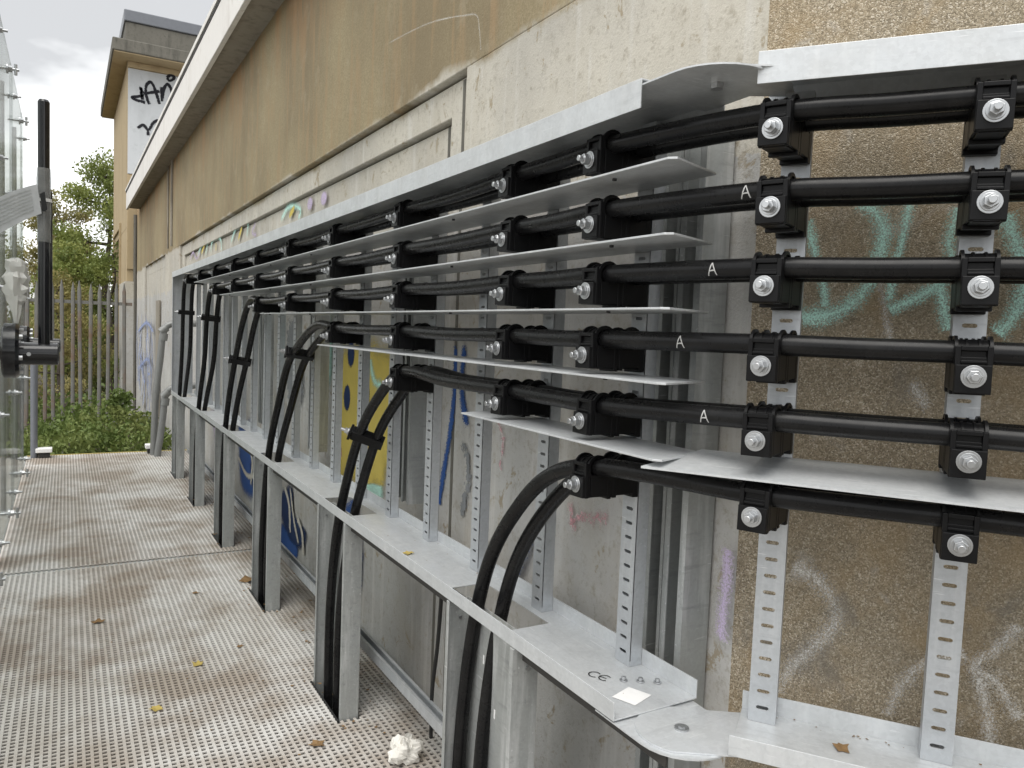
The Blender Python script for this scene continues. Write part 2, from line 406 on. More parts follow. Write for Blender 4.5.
R_TEAL = [([(0.059, 1.554), (0.087, 1.557), (0.122, 1.565), (0.152, 1.585), (0.172, 1.609), (0.187, 1.642), (0.197, 1.689), (0.198, 1.736), (0.175, 1.769), (0.152, 1.786)], 0.022), ([(0.064, 1.753), (0.07, 1.714), (0.088, 1.651), (0.099, 1.618), (0.104, 1.574)], 0.013), ([(0.243, 1.794), (0.239, 1.758), (0.231, 1.693), (0.221, 1.642), (0.218, 1.586)], 0.013), ([(0.215, 1.572), (0.246, 1.587), (0.278, 1.606), (0.301, 1.625), (0.319, 1.657), (0.312, 1.702), (0.319, 1.742), (0.325, 1.769)], 0.016), ([(0.301, 1.625), (0.312, 1.579), (0.323, 1.534)], 0.016), ([(0.398, 1.754), (0.412, 1.718), (0.423, 1.692), (0.433, 1.652), (0.435, 1.6), (0.419, 1.555), (0.398, 1.532)], 0.02)]
R_WHITE = [([(0.479, 1.002), (0.435, 0.94), (0.408, 0.899), (0.438, 0.888), (0.466, 0.849), (0.489, 0.815)], 0.022), ([(0.265, 0.767), (0.287, 0.839), (0.336, 0.9), (0.399, 0.927)], 0.02), ([(0.067, 1.049), (0.131, 1.017), (0.162, 0.955), (0.125, 0.888), (0.08, 0.825), (0.06, 0.766)], 0.03), ([(0.413, 0.891), (0.433, 0.822), (0.443, 0.744)], 0.02), ([(0.257, 1.448), (0.305, 1.379)], 0.02), ([(0.188, 1.692), (0.211, 1.574), (0.226, 1.506)], 0.012)]

# ================================================================ SETTING: ground, slab, walkway
g = MB(); g.add([(-300,-300,-.62),(300,-300,-.62),(300,400,-.62),(-300,400,-.62)], [(0,1,2,3)])
tag(g.build('ground', M['earth']), 'bare dark earth around the building', 'ground', kind='structure')
s = MB(); s.box(-9, -.37, -2, 9.7, -.30, -.03)
tag(s.build('concrete_slab', M['slab'], bevel=.01), 'pale concrete slab beyond the clear screens', 'slab', kind='structure')

# legs of the rack pierce the walkway here: (near Y, far Y)
LEG_Y = [1.505, 2.765, 4.03, 5.32, 6.60, 7.84]
LEG_W = .365
GX0, GX1 = -.355, 1.235
CUT = [(.897, .990, y-.004, y+LEG_W+.004) for y in LEG_Y]
platform = empty('walkway', (0, 4, -.05))
tag(platform, 'perforated grey walkway grating laid along the rack', 'walkway', kind='structure')
PITCH, BW, CW, TH = .0252, .0105, .0105, .007
def grating(y0, y1):
    mb = MB(); nx = int((GX1-GX0)/PITCH); ny = int((y1-y0)/PITCH)
    for i in range(nx+1):
        x = GX0 + i*PITCH
        segs = [(y0, y1)]
        for (a,b,c,d) in CUT:
            if a < x+BW and x < b:
                ns = []
                for (p,q) in segs:
                    if d <= p or c >= q: ns.append((p,q)); continue
                    if c > p: ns.append((p,c))
                    if d < q: ns.append((d,q))
                segs = ns
        for (p,q) in segs: mb.box(x, x+BW, p, q, -TH, 0)
    for j in range(ny+1):
        y = y0 + j*PITCH
        if y+CW > y1: continue
        segs = [(GX0, GX1)]
        for (a,b,c,d) in CUT:
            if c < y+CW and y < d: segs = [(GX0,a),(b,GX1)]
        for (p,q) in segs: mb.box(p, q, y, y+CW, -TH, -.0022)
    return mb
for (a,b) in ((-1.2,1.95),(1.98,5.19),(5.22,9.55)):
    o = grating(a,b).build('grating_panel', M['grating']); world_part(o, platform); o['kind'] = 'stuff'
# edge kerb angle and bearers of the walkway
e = MB(); e.box(GX0-.012, GX0-.002, -1.2, 9.56, -.10, .004)
world_part(e.build('edge_angle', M['galv_dull']), platform)
e = MB(); e.box(GX0, GX1, 9.552, 9.575, -.14, .003)
world_part(e.build('end_angle', M['yellow_paint']), platform)
for y in (-.5,.8,2.0,3.5,5.2,6.5,8.2,9.3):
    b = MB(); b.box(GX0, GX1, y-.03, y+.03, -.16, -TH-.002)
    world_part(b.build('bearer', M['galv_dull']), platform)
for (a,b,c,d) in CUT:
    t = MB(); t.box(a-.003, a+.003, c, d, -.12, .0025)
    world_part(t.build('cutout_trim', M['black_rubber']), platform)

# ================================================================ STATION BUILDING
WX, WY0, WY1, ROOF = 1.25, 1.157, 17.5, 3.64
bld = empty('station_building', (1.25, 8, -.6))
tag(bld, 'long brown rendered station building with pale recessed panels and overhanging roof', 'building')
w = MB()
w.box(WX, 1.6, WY0, WY1, 2.45, 3.9)                       # upper band
w.box(WX, 1.6, WY0, 2.56, -.62, 2.45)                     # near pier
w.box(WX, 1.6, 10.66, 12.3, -.62, 2.45)                   # far pier
w.box(WX+.03, 1.6, 12.3, 15.6, 2.28, 2.45)
w.box(WX+.03, 1.6, 12.3, 15.6, -.62, 2.28)
w.box(WX, 1.6, 15.6, WY1, -.62, 2.45)
w.box(WX+.028, 1.58, 2.578, 2.735, -.62, 2.436)           # stepped frame of the long recess, with open joints
w.box(WX+.028, 1.58, 10.45, 10.645, -.62, 2.436)
w.box(WX+.028, 1.58, 2.735, 10.45, 2.312, 2.436)
w.box(WX+.052, 1.58, 2.755, 10.44, -.62, 2.298)
w.box(WX+.10, 1.59, 2.56, 10.66, -.62, 2.45)
world_part(w.build('wall', M['mainwall'], bevel=.004), bld)
for (x_,y_,z_) in ((WX+.0275,2.619,2.43),(WX+.0515,2.789,2.295)):
    j = MB(); j.box(x_-.0015, x_+.004, y_, y_+.020, -.6, z_); world_part(j.build('joint_seal', M['dark_concrete']), bld)
RS = Vector((.5907,-.8069,0)); RN = Vector((.8069,.5907,0)); RP = Vector((1.024,.942,0))
def rw(s_, n_, z_): return RP + RS*s_ + RN*n_ + Vector((0,0,z_))
c0 = Vector((WX, WY0, 0)); c1 = c0 + RS*3.2
sw = MB(); sw.prism([(c0.x,c0.y),(c1.x,c1.y),(c1.x+RN.x*.3,c1.y+RN.y*.3),(1.62,WY0+.05),(1.62,WY0-.001)][:4], -.62, 3.9)
world_part(sw.build('side_wall', M['pebbledash']), bld)
so = MB(); so.prism([(1.02,1.0),(1.02,16.9),(1.60,16.9),(1.60,1.3)], ROOF, ROOF+.05)
world_part(so.build('soffit', M['soffit']), bld)
segs = [(1.0,3.2),(3.2,5.6),(5.6,8.1),(8.1,10.6),(10.6,13.2),(13.2,15.2),(15.2,16.95)]
for (a,b) in segs:
    f = MB(); f.box(1.012, 1.05, a+.004, b-.004, ROOF-.03, ROOF+.285)
    world_part(f.build('fascia_panel', M['flashing'], bevel=.004), bld)
rf = MB(); rf.box(1.0, 2.4, 1.0, 16.98, ROOF+.318, ROOF+.36); rf.box(1.03, 2.4, 1.0, 16.9, ROOF+.05, ROOF+.318)
world_part(rf.build('roof', M['flashing']), bld)
gl = MB(); gl.box(1.008, 1.03, 1.0, 16.96, ROOF+.286, ROOF+.317)
world_part(gl.build('roof_joint', M['dark_void']), bld)
for y in (11.45, 11.9):
    j = MB(); j.tube([(WX-.012,y,2.5),(WX-.012,y,ROOF)], .012 if y>11.6 else .02, 8)
    world_part(j.build('wall_conduit', M['soffit'], smooth=True), bld)
dk = MB(); dk.box(WX-.004, WX+.02, 13.1, 13.6, -.6, 1.8)
world_part(dk.build('door', M['soffit']), bld)

# spray paint on the walls: flat marks a millimetre or two proud of the surface they sit on
def ribbon2(mb, pts, width, place):
    P = [Vector((p[0],p[1],0)) for p in pts]
    P = catmull(P, 6) if len(P) > 2 else [P[0].lerp(P[1], i/4) for i in range(5)]
    vs = []; n = len(P); b0 = len(mb.v)
    for i,p in enumerate(P):
        t = (P[min(i+1,n-1)]-P[max(i-1,0)]).normalized(); q = Vector((-t.y,t.x,0))
        k = width*.62*(.92+.08*math.sin(i*.55+len(pts)))
        vs += [place(*(p+q*k).xy), place(*p.xy), place(*(p-q*k).xy)]
        e = 0.25 if i in (0,n-1) else 1.0
        mb.a[b0+3*i] = 0.0; mb.a[b0+3*i+1] = e; mb.a[b0+3*i+2] = 0.0
    fs = []
    for i in range(n-1): fs += [(3*i,3*i+1,3*i+4,3*i+3),(3*i+1,3*i+2,3*i+5,3*i+4)]
    mb.add(vs, fs)
def blob2(mb, pts, place, per=5):
    P = [Vector((p[0],p[1],0)) for p in pts]; P2 = catmull(P+[P[0]], per)[:-1]; n = len(P2); b0 = len(mb.v)
    c = sum(P2, Vector((0,0,0)))/n
    vs = [place(*(c+(p-c)*1.12).xy) for p in P2] + [place(*(c+(p-c)*.70).xy) for p in P2] + [place(*c.xy)]
    for i in range(n): mb.a[b0+i] = 0.0
    mb.add(vs, [(i,(i+1)%n,n+(i+1)%n,n+i) for i in range(n)] + [(n+i,n+(i+1)%n,2*n) for i in range(n)])
def oval2(mb, c, ra, rb, place, n=16):
    blob2(mb, [(c[0]+ra*math.cos(2*math.pi*k/8), c[1]+rb*math.sin(2*math.pi*k/8)) for k in range(8)], place, 2)
_lay = [0]
def graf(mat, fill, plane):
    _lay[0] += 1; d = .0015 + .0004*_lay[0]
    mb = MB(); fill(mb, plane(d)); o = mb.build('graffiti', mat); world_part(o, bld); return o
inner = lambda d: (lambda y,z: (WX+.052-d, y, z))
frame = lambda d: (lambda y,z: (WX+.028-d, y, z))
outer = lambda d: (lambda y,z: (WX-d, y, z))
side  = lambda d: (lambda a,z: tuple(rw(a, .309-d, z)))
graf(M['sp_yellow'], lambda m,p: blob2(m, YELLOW, p, 2), inner)
for c in DOTS: graf(M['sp_navy'], lambda m,p: oval2(m, c, .055, .07, p), inner)
graf(M['sp_teal'], lambda m,p: ribbon2(m, TEAL_ARC, .08, p), inner)
graf(M['sp_teal'], lambda m,p: blob2(m, TEAL_LOW, p, 2), inner)
for mat,l,wd in (('sp_teal',TEAL_B,.12),('sp_pink',PINK_A,.06),
                 ):
    graf(M[mat], lambda m,p: ribbon2(m, l, wd, p), inner)
for mat,l,wd,q in (('sp_blue',BLUE_A,.045,.983),('sp_blue',BLUE_B,.05,.9615),('sp_grey',GREY_A,.07,.9615),('sp_pink',PINK_B,.03,.9615),('sp_pink',PINK_C,.04,.9615),('sp_pink',PINK_D,.04,.9615)):
    graf(M[mat], lambda m,p: ribbon2(m, [(y*q,1.5+(z-1.5)*q) for y,z in l], wd*(1.9 if mat=='sp_pink' else 1), p), frame if q > .97 else outer)
graf(M['sp_blue'], lambda m,p: blob2(m, BLUE_LOW, p, 3), inner)
graf(M['sp_navy'], lambda m,p: blob2(m, NAVY, p, 3), inner)
graf(M['sp_navy'], lambda m,p: blob2(m, NAVY2, p, 3), inner)
for mat,pts in (('sp_blue',[(6.9,.62),(6.3,.70),(6.0,.45),(6.2,.12),(6.8,.15)]),('sp_navy',[(6.4,.35),(6.0,.55),(5.75,.2),(6.1,.02)]),
                ('sp_white',[(5.3,.62),(5.0,.72),(4.75,.5),(4.95,.42)]),('sp_purple',[(8.4,.6),(7.8,.7),(7.4,.3),(7.9,.1)]),('sp_blue',[(3.95,.55),(3.75,.62),(3.66,.2),(3.85,.12)]),
                ('sp_teal',[(4.6,1.55),(4.3,1.62),(4.22,1.2),(4.5,1.15)]),('sp_grey',[(5.3,1.5),(5.0,1.6),(4.8,1.0),(5.2,.95)])):
    graf(M[mat], lambda m,p: blob2(m, pts, p, 3), inner)
for l,wd in (([(5.25,.40),(5.12,.30),(5.08,.12)],.05),([(5.10,.42),(4.98,.22),(4.86,.10)],.04),([(4.90,.26),(4.78,.19),(4.74,.05)],.05),([(6.6,.6),(6.3,.4),(6.35,.2)],.06),([(6.9,.35),(6.5,.25),(6.2,.3)],.05),([(8.0,.6),(7.8,.4),(7.6,.45)],.08)):
    graf(M['sp_cream'], lambda m,p: ribbon2(m, l, wd, p), inner)
for l in U_TEAL:
    graf(M['sp_teal'], lambda m,p: ribbon2(m, l, .075, p), inner)
    graf(M['sp_yellow'], lambda m,p: ribbon2(m, [((l[0][0]+l[3][0])/2, l[0][1]), ((l[1][0]+l[2][0])/2, l[1][1]-.02)], .05, p), inner)
for c in U_PURP: graf(M['sp_purple'], lambda m,p: oval2(m, c, .07, .045, p), inner)
for l in U_MAUVE: graf(M['sp_purple'], lambda m,p: ribbon2(m, l, .06, p), inner)
frng = random.Random(12)
for l in FAR_BLUE: graf(M['sp_farblue'], lambda m,p: ribbon2(m, l, .09, p), outer)
for i in range(12):
    y0 = 14.0+.24*i; z0 = frng.uniform(.9,1.5)
    l = [(y0+frng.uniform(-.25,.25)*(k>0), z0-k*frng.uniform(.18,.34)) for k in range(5)]
    graf(M['sp_farblue'], lambda m,p: ribbon2(m, l, frng.uniform(.05,.11), p), outer)
graf(M['sp_purple'], lambda m,p: ribbon2(m, PURPLE, .055, p), outer)
graf(M['sp_white'], lambda m,p: ribbon2(m, [(3.328,2.752),(2.857,2.693),(2.549,2.621),(2.439,2.583),(2.421,2.537),(2.399,2.447)], .016, p), outer)
graf(M['sp_blue'], lambda m,p: ribbon2(m, [(1.919,.942),(1.986,.839),(2.051,.734),(2.097,.671)], .05, p), outer)
for l,wd in R_TEAL: graf(M['sp_teal'], lambda m,p: ribbon2(m, l, wd*2.6, p), side)
for l,wd in R_WHITE: graf(M['sp_white'], lambda m,p: ribbon2(m, l, wd*3.0, p), side)

# ================================================================ TOWER BLOCK
tb = empty('tower_block', (1.6, 20, -.6))
tag(tb, 'taller block with overhanging slab roof and black tag on white wall', 'building')
TX, TY = 1.07, 17.6
b = MB(); b.box(TX, 5.0, TY+.03, 22.8, 3.35, 6.638); b.box(TX, 5.0, TY, TY+.03, 6.52, 6.638); b.box(TX, 5.0, TY, TY+.03, 2.5, 4.40)
b.box(TX, 5.0, TY+.03, 19.7, -.62, 3.35); b.box(TX, 5.0, 22.1, 22.8, -.62, 3.35); b.box(TX+.3, 5.0, 19.7, 22.1, -.62, 3.35)
world_part(b.build('wall', M['tower_brown'], bevel=.01), tb)
b = MB(); b.box(TX+.004, 4.9, TY-.002, TY+.028, 4.42, 6.50)
world_part(b.build('painted_panel', M['tower_white']), tb)
b = MB(); b.box(.77, 5.2, 17.1, 22.95, 6.662, 6.90)
world_part(b.build('roof_slab', M['dark_concrete'], bevel=.02), tb)
b = MB(); b.box(.80, 5.17, 17.13, 22.92, 6.640, 6.6605)
world_part(b.build('soffit', M['tower_brown']), tb)
b = MB(); b.box(1.06, 5.0, 18.2, 22.0, 6.902, 7.60)
world_part(b.build('parapet', M['dark_concrete'], bevel=.02), tb)
b = MB(); b.box(1.03, 5.05, 18.17, 22.05, 7.602, 7.84)
world_part(b.build('parapet_coping', M['roof_edge'], bevel=.02), tb)
b = MB(); b.box(TX-.04, TX-.003, 19.5, 22.3, 3.5, 3.62); b.box(TX-.04,TX-.003,19.5,19.62,-.6,3.5); b.box(TX-.04,TX-.003,22.18,22.3,-.6,3.5)
world_part(b.build('door_surround', M['tower_brown']), tb)
b = MB(); b.box(TX+.25, TX+.298, 19.72, 22.08, -.6, 3.33)
world_part(b.build('door', M['dark_void']), tb)
b = MB(); b.box(TX-.035, TX-.002, 17.52, 19.48, -.6, 2.25); b.box(TX-.002, 1.245, 17.52, 17.595, -.6, 2.25)
world_part(b.build('plinth', M['mainwall']), tb)
b = MB(); b.tube([(1.22,TY-.06,-.6),(1.22,TY-.06,3.6)], .035, 10)  # dark tube added in place of the shaded slot between wall end and tower
world_part(b.build('slot_shade_tube', M['dark_concrete'], smooth=True), tb)
for i,l in enumerate(TOWER_TAG):
    b = MB(); ribbon2(b, l, .052, lambda x,z: (x, TY-.006-.0005*i, z)); world_part(b.build('graffiti', M['sp_black']), tb)

# ================================================================ CABLE RACKS
PLATE_Z = .763
BOLT_Z = [1.863, 1.7295, 1.596, 1.4595, 1.319, 1.185]      # long rack
BOLT_R = [1.863 - .1335*k for k in range(6)]                   # short rack
ORD = ['top','second','third','fourth','fifth','bottom']
def u_channel(s0, s1, n0, n1, zp, lip, t=.003, up=True):
    """folded U channel along s: plate at zp with lips turned up (or down)"""
    z1 = zp+t; e = zp+lip if up else zp+t-lip
    pr = [(n0,zp),(n1,zp),(n1,e),(n1-t,e),(n1-t,z1),(n0+t,z1),(n0+t,e),(n0,e)] if up else \
         [(n0,z1),(n0,e),(n0+t,e),(n0+t,zp),(n1-t,zp),(n1-t,e),(n1,e),(n1,z1)]
    mb = MB(); mb.extrude([(s0,n,z) for n,z in pr], (s1-s0,0,0)); return mb
def rack_plate(s0, s1, n0, n1, holes, lip_f, lip_b, t=.003):
    mb = MB(); z0 = PLATE_Z
    mb.box(s0, s1, n0, n0+t, z0, z0+lip_f); mb.box(s0, s1, n1-t, n1, z0, z0+lip_b)
    hf, hb = n0+.022, n0+.158
    if not holes: mb.box(s0, s1, n0+t, n1-t, z0, z0+t); return mb
    mb.box(s0, s1, n0+t, hf, z0, z0+t); mb.box(s0, s1, hb, n1-t, z0, z0+t)
    cur = s0
    for (a,b) in sorted(holes):
        mb.box(cur, a, hf, hb, z0, z0+t)
        # rounded far end of the opening
        r = .03; arc = [(a, hf), (a+r, hf)] + [(a+r-r*math.sin(q*math.pi/8), hf+r-r*math.cos(q*math.pi/8)) for q in range(1,5)]
        mb.prism(arc, z0, z0+t)
        arc = [(a+r, hb), (a, hb)] + [(a+r-r*math.cos(q*math.pi/8), hb-r+r*math.sin(q*math.pi/8)) for q in range(0,4)]
        mb.prism(arc, z0, z0+t)
        cur = b
    mb.box(cur, s1, hf, hb, z0, z0+t); return mb

def slotted_upright(H):
    """U-section upright: slotted face at y=0, flanges going back"""
    mb = MB(); hw, p, sw, sh, t = .0255, .0325, .0115, .0036, .0025
    nc = int(H/p); off = (H-nc*p)/2
    for y, flip in ((0.0,False),(t,True)):
        for i in range(nc):
            zc = off + (i+.5)*p
            inn = [(-sw,zc-sh*.5),(-sw+.003,zc-sh),(sw-.003,zc-sh),(sw,zc-sh*.5),(sw,zc+sh*.5),(sw-.003,zc+sh),(-sw+.003,zc+sh),(-sw,zc+sh*.5)]
            out = [(-hw,zc-sh*.5),(-hw,zc-p/2),(hw,zc-p/2),(hw,zc-sh*.5),(hw,zc+sh*.5),(hw,zc+p/2),(-hw,zc+p/2),(-hw,zc+sh*.5)]
            fs = [(8+k,8+(k+1)%8,(k+1)%8,k) for k in range(8)]
            if flip: fs = [f[::-1] for f in fs]
            mb.add([(x,y,z) for x,z in inn+out], fs)
            if not flip:
                mb.add([(x,0,z) for x,z in inn]+[(x,t,z) for x,z in inn], [(k,(k+1)%8,8+(k+1)%8,8+k) for k in range(8)])
    if off > 0:
        mb.box(-hw,hw,0,t,0,off); mb.box(-hw,hw,0,t,H-off,H)
    for sx in (-1,1):
        x0, x1 = sorted((sx*hw, sx*(hw-t))); mb.box(x0,x1,t,.034,0,H)
    return mb
UPR_H = 1.196
upr_src = slotted_upright(UPR_H).build('upright', M['galv'])
def add_upright(parent, s_, n_):
    global upr_src
    o = upr_src if upr_src.parent is None else upr_src.copy()
    if o is not upr_src: col.objects.link(o)
    o.parent = parent; o.location = (s_, n_, PLATE_Z+.0035)
    return o
def bolt_head(parent, s_, n_, z_, r=.010, name='bolt', up=1):
    mb = MB(); mb.tube([(s_,n_,z_),(s_,n_,z_+up*.003)], r*1.25, 14); mb.tube([(s_,n_,z_+up*.003),(s_,n_,z_+up*.009)], r*.8, 6)
    return mb.build(name, M['zinc'], parent, bevel=.001)

# ---- long rack: local x = -Y (towards the camera), local y = towards the wall
rack = empty('cable_rack', (.91, 0, 0), R(-90))
tag(rack, 'long galvanised steel cable rack running along the brown wall', 'cable rack')
S0, S1 = -8.35, -1.128
holes = [(-(y+.44), -(y+.095)) for y in LEG_Y]
rack_plate(S0, S1, 0, .216, holes, .037, .040).build('bottom_channel', M['galv_bright'], rack, bevel=.0007)
u_channel(S0, -1.137, 0, .212, 1.972, .054, up=False).build('top_channel', M['galv_bright'], rack, bevel=.0007)
UY = [1.3275 + .3675*k for k in range(19)]
for y in UY: add_upright(rack, -y, .178)
ep = MB(); ep.box(S0, S0+.003, .004, .20, .767, 1.968); ep.box(S0+.003, S0+.03, .004, .007, .767, 1.968)
ep.build('end_plate', M['galv'], rack)
# shelves between the cable rows: (row, far end Y)
for k,(yf) in enumerate((6.95, 5.70, 4.40, 3.265, 1.865)):
    z = BOLT_Z[k]-.0385
    mb = MB(); mb.prism([(-yf-.05,.177),(-yf,.018),(-1.075,.018),(-1.062,.03),(-1.115,.177)][:5], z-.0042, z)
    mb.build('shelf', M['galv_bright'], rack, bevel=.0006)
    for y in (1.27, 2.02, 3.5, 4.3, 5.5):
        if y < yf-.1:
            sc = MB(); sc.tube([(-y,.05,z-.009),(-y,.05,z-.004)], .0045, 8); sc.build('screw', M['ink'], rack)
# legs: wide U sections the cables drop through
for y in LEG_Y:
    mb = MB(); t = .003; d0, d1 = -.004, .068; z0, z1 = -.14, PLATE_Z-.002
    a, b = -(y+LEG_W), -y
    prof = [(a,d0),(a+.016,d0),(a+.016,d0+t),(a+t,d0+t),(a+t,d1-t),(b-t,d1-t),(b-t,d0+t),(b-.016,d0+t),(b-.016,d0),(b,d0),(b,d1),(a,d1)]
    mb.prism(prof[::-1], z0, z1)
    lg = mb.build('leg', M['galv_dull'], rack, bevel=.001)
    for q in (a+t+.004, b+.0005):
        sc = MB(); sc.tube([(q+.004,.036,.71),(q-.0005,.036,.71)], .005, 8); sc.build('bolt', M['zinc'], lg)
    for (q,zz) in ((a+.10,.62),(a+.17,.50),(a+.24,.42),(a+.12,.30)):
        sl = MB(); sl.box(q-.003,q+.003,d1-t-.0012,d1-t-.0002,zz-.012,zz+.012); sl.build('slot', M['paper'], lg)
rails = [1.0]+[v for y in LEG_Y for v in (y-.004, y+LEG_W+.004)]+[8.3]
for i in range(0,len(rails),2):
    a,b = -rails[i+1], -rails[i]
    if b-a < .05: continue
    r_ = MB(); r_.box(a, b, .020, .024, .733, .758); r_.box(a, b, .024, .060, .755, .758)
    r_.build('under_rail', M['dark_void'], rack)
for (a,b) in ((-8.3,-1.0),):
    r_ = MB(); r_.extrude([(a,n,z) for n,z in ((.150,.175),(.191,.175),(.191,.216),(.181,.216),(.181,.208),(.188,.208),(.188,.178),(.153,.178),(.153,.208),(.160,.208),(.160,.216),(.150,.216))], (b-a,0,0))
    r_.build('low_rail', M['galv'], rack)
# screws, stamped mark and delivery label on the bottom plate
for (y,n) in ((1.215,.185),(1.255,.125),(1.235,.155)): bolt_head(rack, -y, n, PLATE_Z+.0035, .007, 'screw')
lb = MB(); lb.add([(-1.205,.055,PLATE_Z+.0042),(-1.155,.075,PLATE_Z+.0042),(-1.175,.135,PLATE_Z+.0042),(-1.225,.115,PLATE_Z+.0042)], [(0,1,2,3)])
lb.build('paper_label', M['paper'], rack)
def ribbon3(mb, pts, width, place):
    ribbon2(mb, pts, width, place)
ce = MB()
def arc_pts(cx_, cy_, r, a0, a1, n=7): return [(cx_+r*math.cos(R(a0+(a1-a0)*i/n)), cy_+r*math.sin(R(a0+(a1-a0)*i/n))) for i in range(n+1)]
cp = lambda u,v: (-1.305+u*.92+v*.38, .085-v*.92+u*.38, PLATE_Z+.0042)
ribbon2(ce, arc_pts(0,0,.013,50,310), .0026, cp); ribbon2(ce, arc_pts(.026,0,.013,50,310), .0026, cp); ribbon2(ce, [(.013,0),(.030,0)], .0026, cp)
ce.build('stamped_mark', M['ink'], rack)

# ---- hinged joint plates of the bend (belong to the short rack)
rack2 = empty('cable_rack', (1.024,.942,0), math.atan2(-.8069,.5907))
tag(rack2, 'short galvanised steel cable rack section in front of the pebbledash wall', 'cable rack')
rack_plate(0.0, 1.15, 0, .192, [], .037, .040).build('bottom_channel', M['galv_bright'], rack2, bevel=.0007)
u_channel(-.018, 1.15, .004, .196, 1.990, .054, up=False).build('top_channel', M['galv_bright'], rack2, bevel=.0007)
for s_ in (.042, .340, .655, .96): add_upright(rack2, s_, .145)
for s_ in (.25, .95):
    mb = MB(); mb.box(s_, s_+.003, .03, .11, -.62, PLATE_Z-.002); mb.box(s_+.003, s_+.34, .107, .11, -.62, PLATE_Z-.002); mb.box(s_+.34,s_+.343,.03,.11,-.62,PLATE_Z-.002)
    mb.build('leg', M['galv_dull'], rack2)
sh = MB(); zf, zb = 1.265, 1.287
sh.add([(-.185,.004,zf),(1.15,-.045,zf-.004),(1.15,.144,zb),(-.10,.144,zb),(-.185,.004,zf-.004),(1.15,-.045,zf-.008),(1.15,.144,zb-.004),(-.10,.144,zb-.004)],
       [(0,1,2,3),(7,6,5,4),(0,4,5,1),(1,5,6,2),(2,6,7,3),(3,7,4,0)])
sh.build('shelf', M['galv_bright'], rack2)
def hinge(z, flip):
    # upper leaf fixed to the short rack, lower leaf to the long one, pivoting about one bolt
    piv = Vector((1.013,1.05)); ra = .088
    rs = Vector((RS.x,RS.y)); rn = Vector((RN.x,RN.y)); o2 = Vector((1.024,.942))
    lo = [o2+rs*.03+rn*.012, o2+rs*.03+rn*.186]
    a0 = math.atan2(rn.y, rn.x)
    leaf = [(p.x,p.y) for p in lo] + [(piv.x+ra*math.cos(a0+q), piv.y+ra*math.sin(a0+q)) for q in [math.pi*i/14 for i in range(15)]]
    mb = MB(); mb.prism(leaf, z, z+.003)
    world_part(mb.build('hinge_leaf', M['galv_bright'], smooth=True, angle=30), rack2)
    a1 = math.pi
    leaf = [(.913,1.19),(.913,1.06)] + [(piv.x+.1*math.cos(a1+q), piv.y+.1*math.sin(a1+q)) for q in [math.pi*i/14 for i in range(15)]] + [(1.122,1.19)]
    mb = MB(); mb.prism(leaf, z-.0035, z-.0005)
    world_part(mb.build('hinge_leaf', M['galv_bright'], smooth=True, angle=30), rack2)
    mb = MB(); mb.tube([(piv.x,piv.y,z+.003),(piv.x,piv.y,z+.0065)], .014, 16); mb.tube([(piv.x,piv.y,z+.0065),(piv.x,piv.y,z+.009)], .007, 6)
    mb.tube([(piv.x,piv.y,z-.014),(piv.x,piv.y,z-.0036)], .012, 6)
    world_part(mb.build('pivot_bolt', M['zinc']), rack2)
hinge(PLATE_Z-.0035, 0); hinge(1.966, 1)
bolt_head(rack2, .03, .05, 1.9935, .010); bolt_head(rack, -1.165, .05, 1.9755, .009)

# ---- upright double strut standing between rack and wall
def wall_strut(y, label):
    zb = -.6 if y < 2 else .81
    r_ = empty('wall_strut', (1.19, y, zb)); tag(r_, label, 'strut', 'steel struts between rack and wall')
    for (a,b,x0) in ((y-.075,y-.006,1.165),(y+.004,y+.064,1.172)):
        mb = MB(); mb.prism([(x0,a),(1.243,a),(1.243,b),(x0,b),(x0,b-.016),(x0+.003,b-.016),(x0+.003,b-.003),(1.240,b-.003),(1.240,a+.003),(x0+.003,a+.003),(x0+.003,b-.05),(x0,b-.05)], zb, 1.965)
        world_part(mb.build('channel', M['galv_dull']), r_)
    return r_
for y,l in ((1.30,'grey steel strut pair beside the bend of the rack'),(2.86,'grey steel strut pair behind the fifth cable row bend'),
            (4.2,'grey steel strut pair behind the fourth cable row bend'),(5.5,'grey steel strut pair behind the third cable row drop'),(6.8,'grey steel strut pair behind the second cable row drop')):
    wall_strut(y, l)

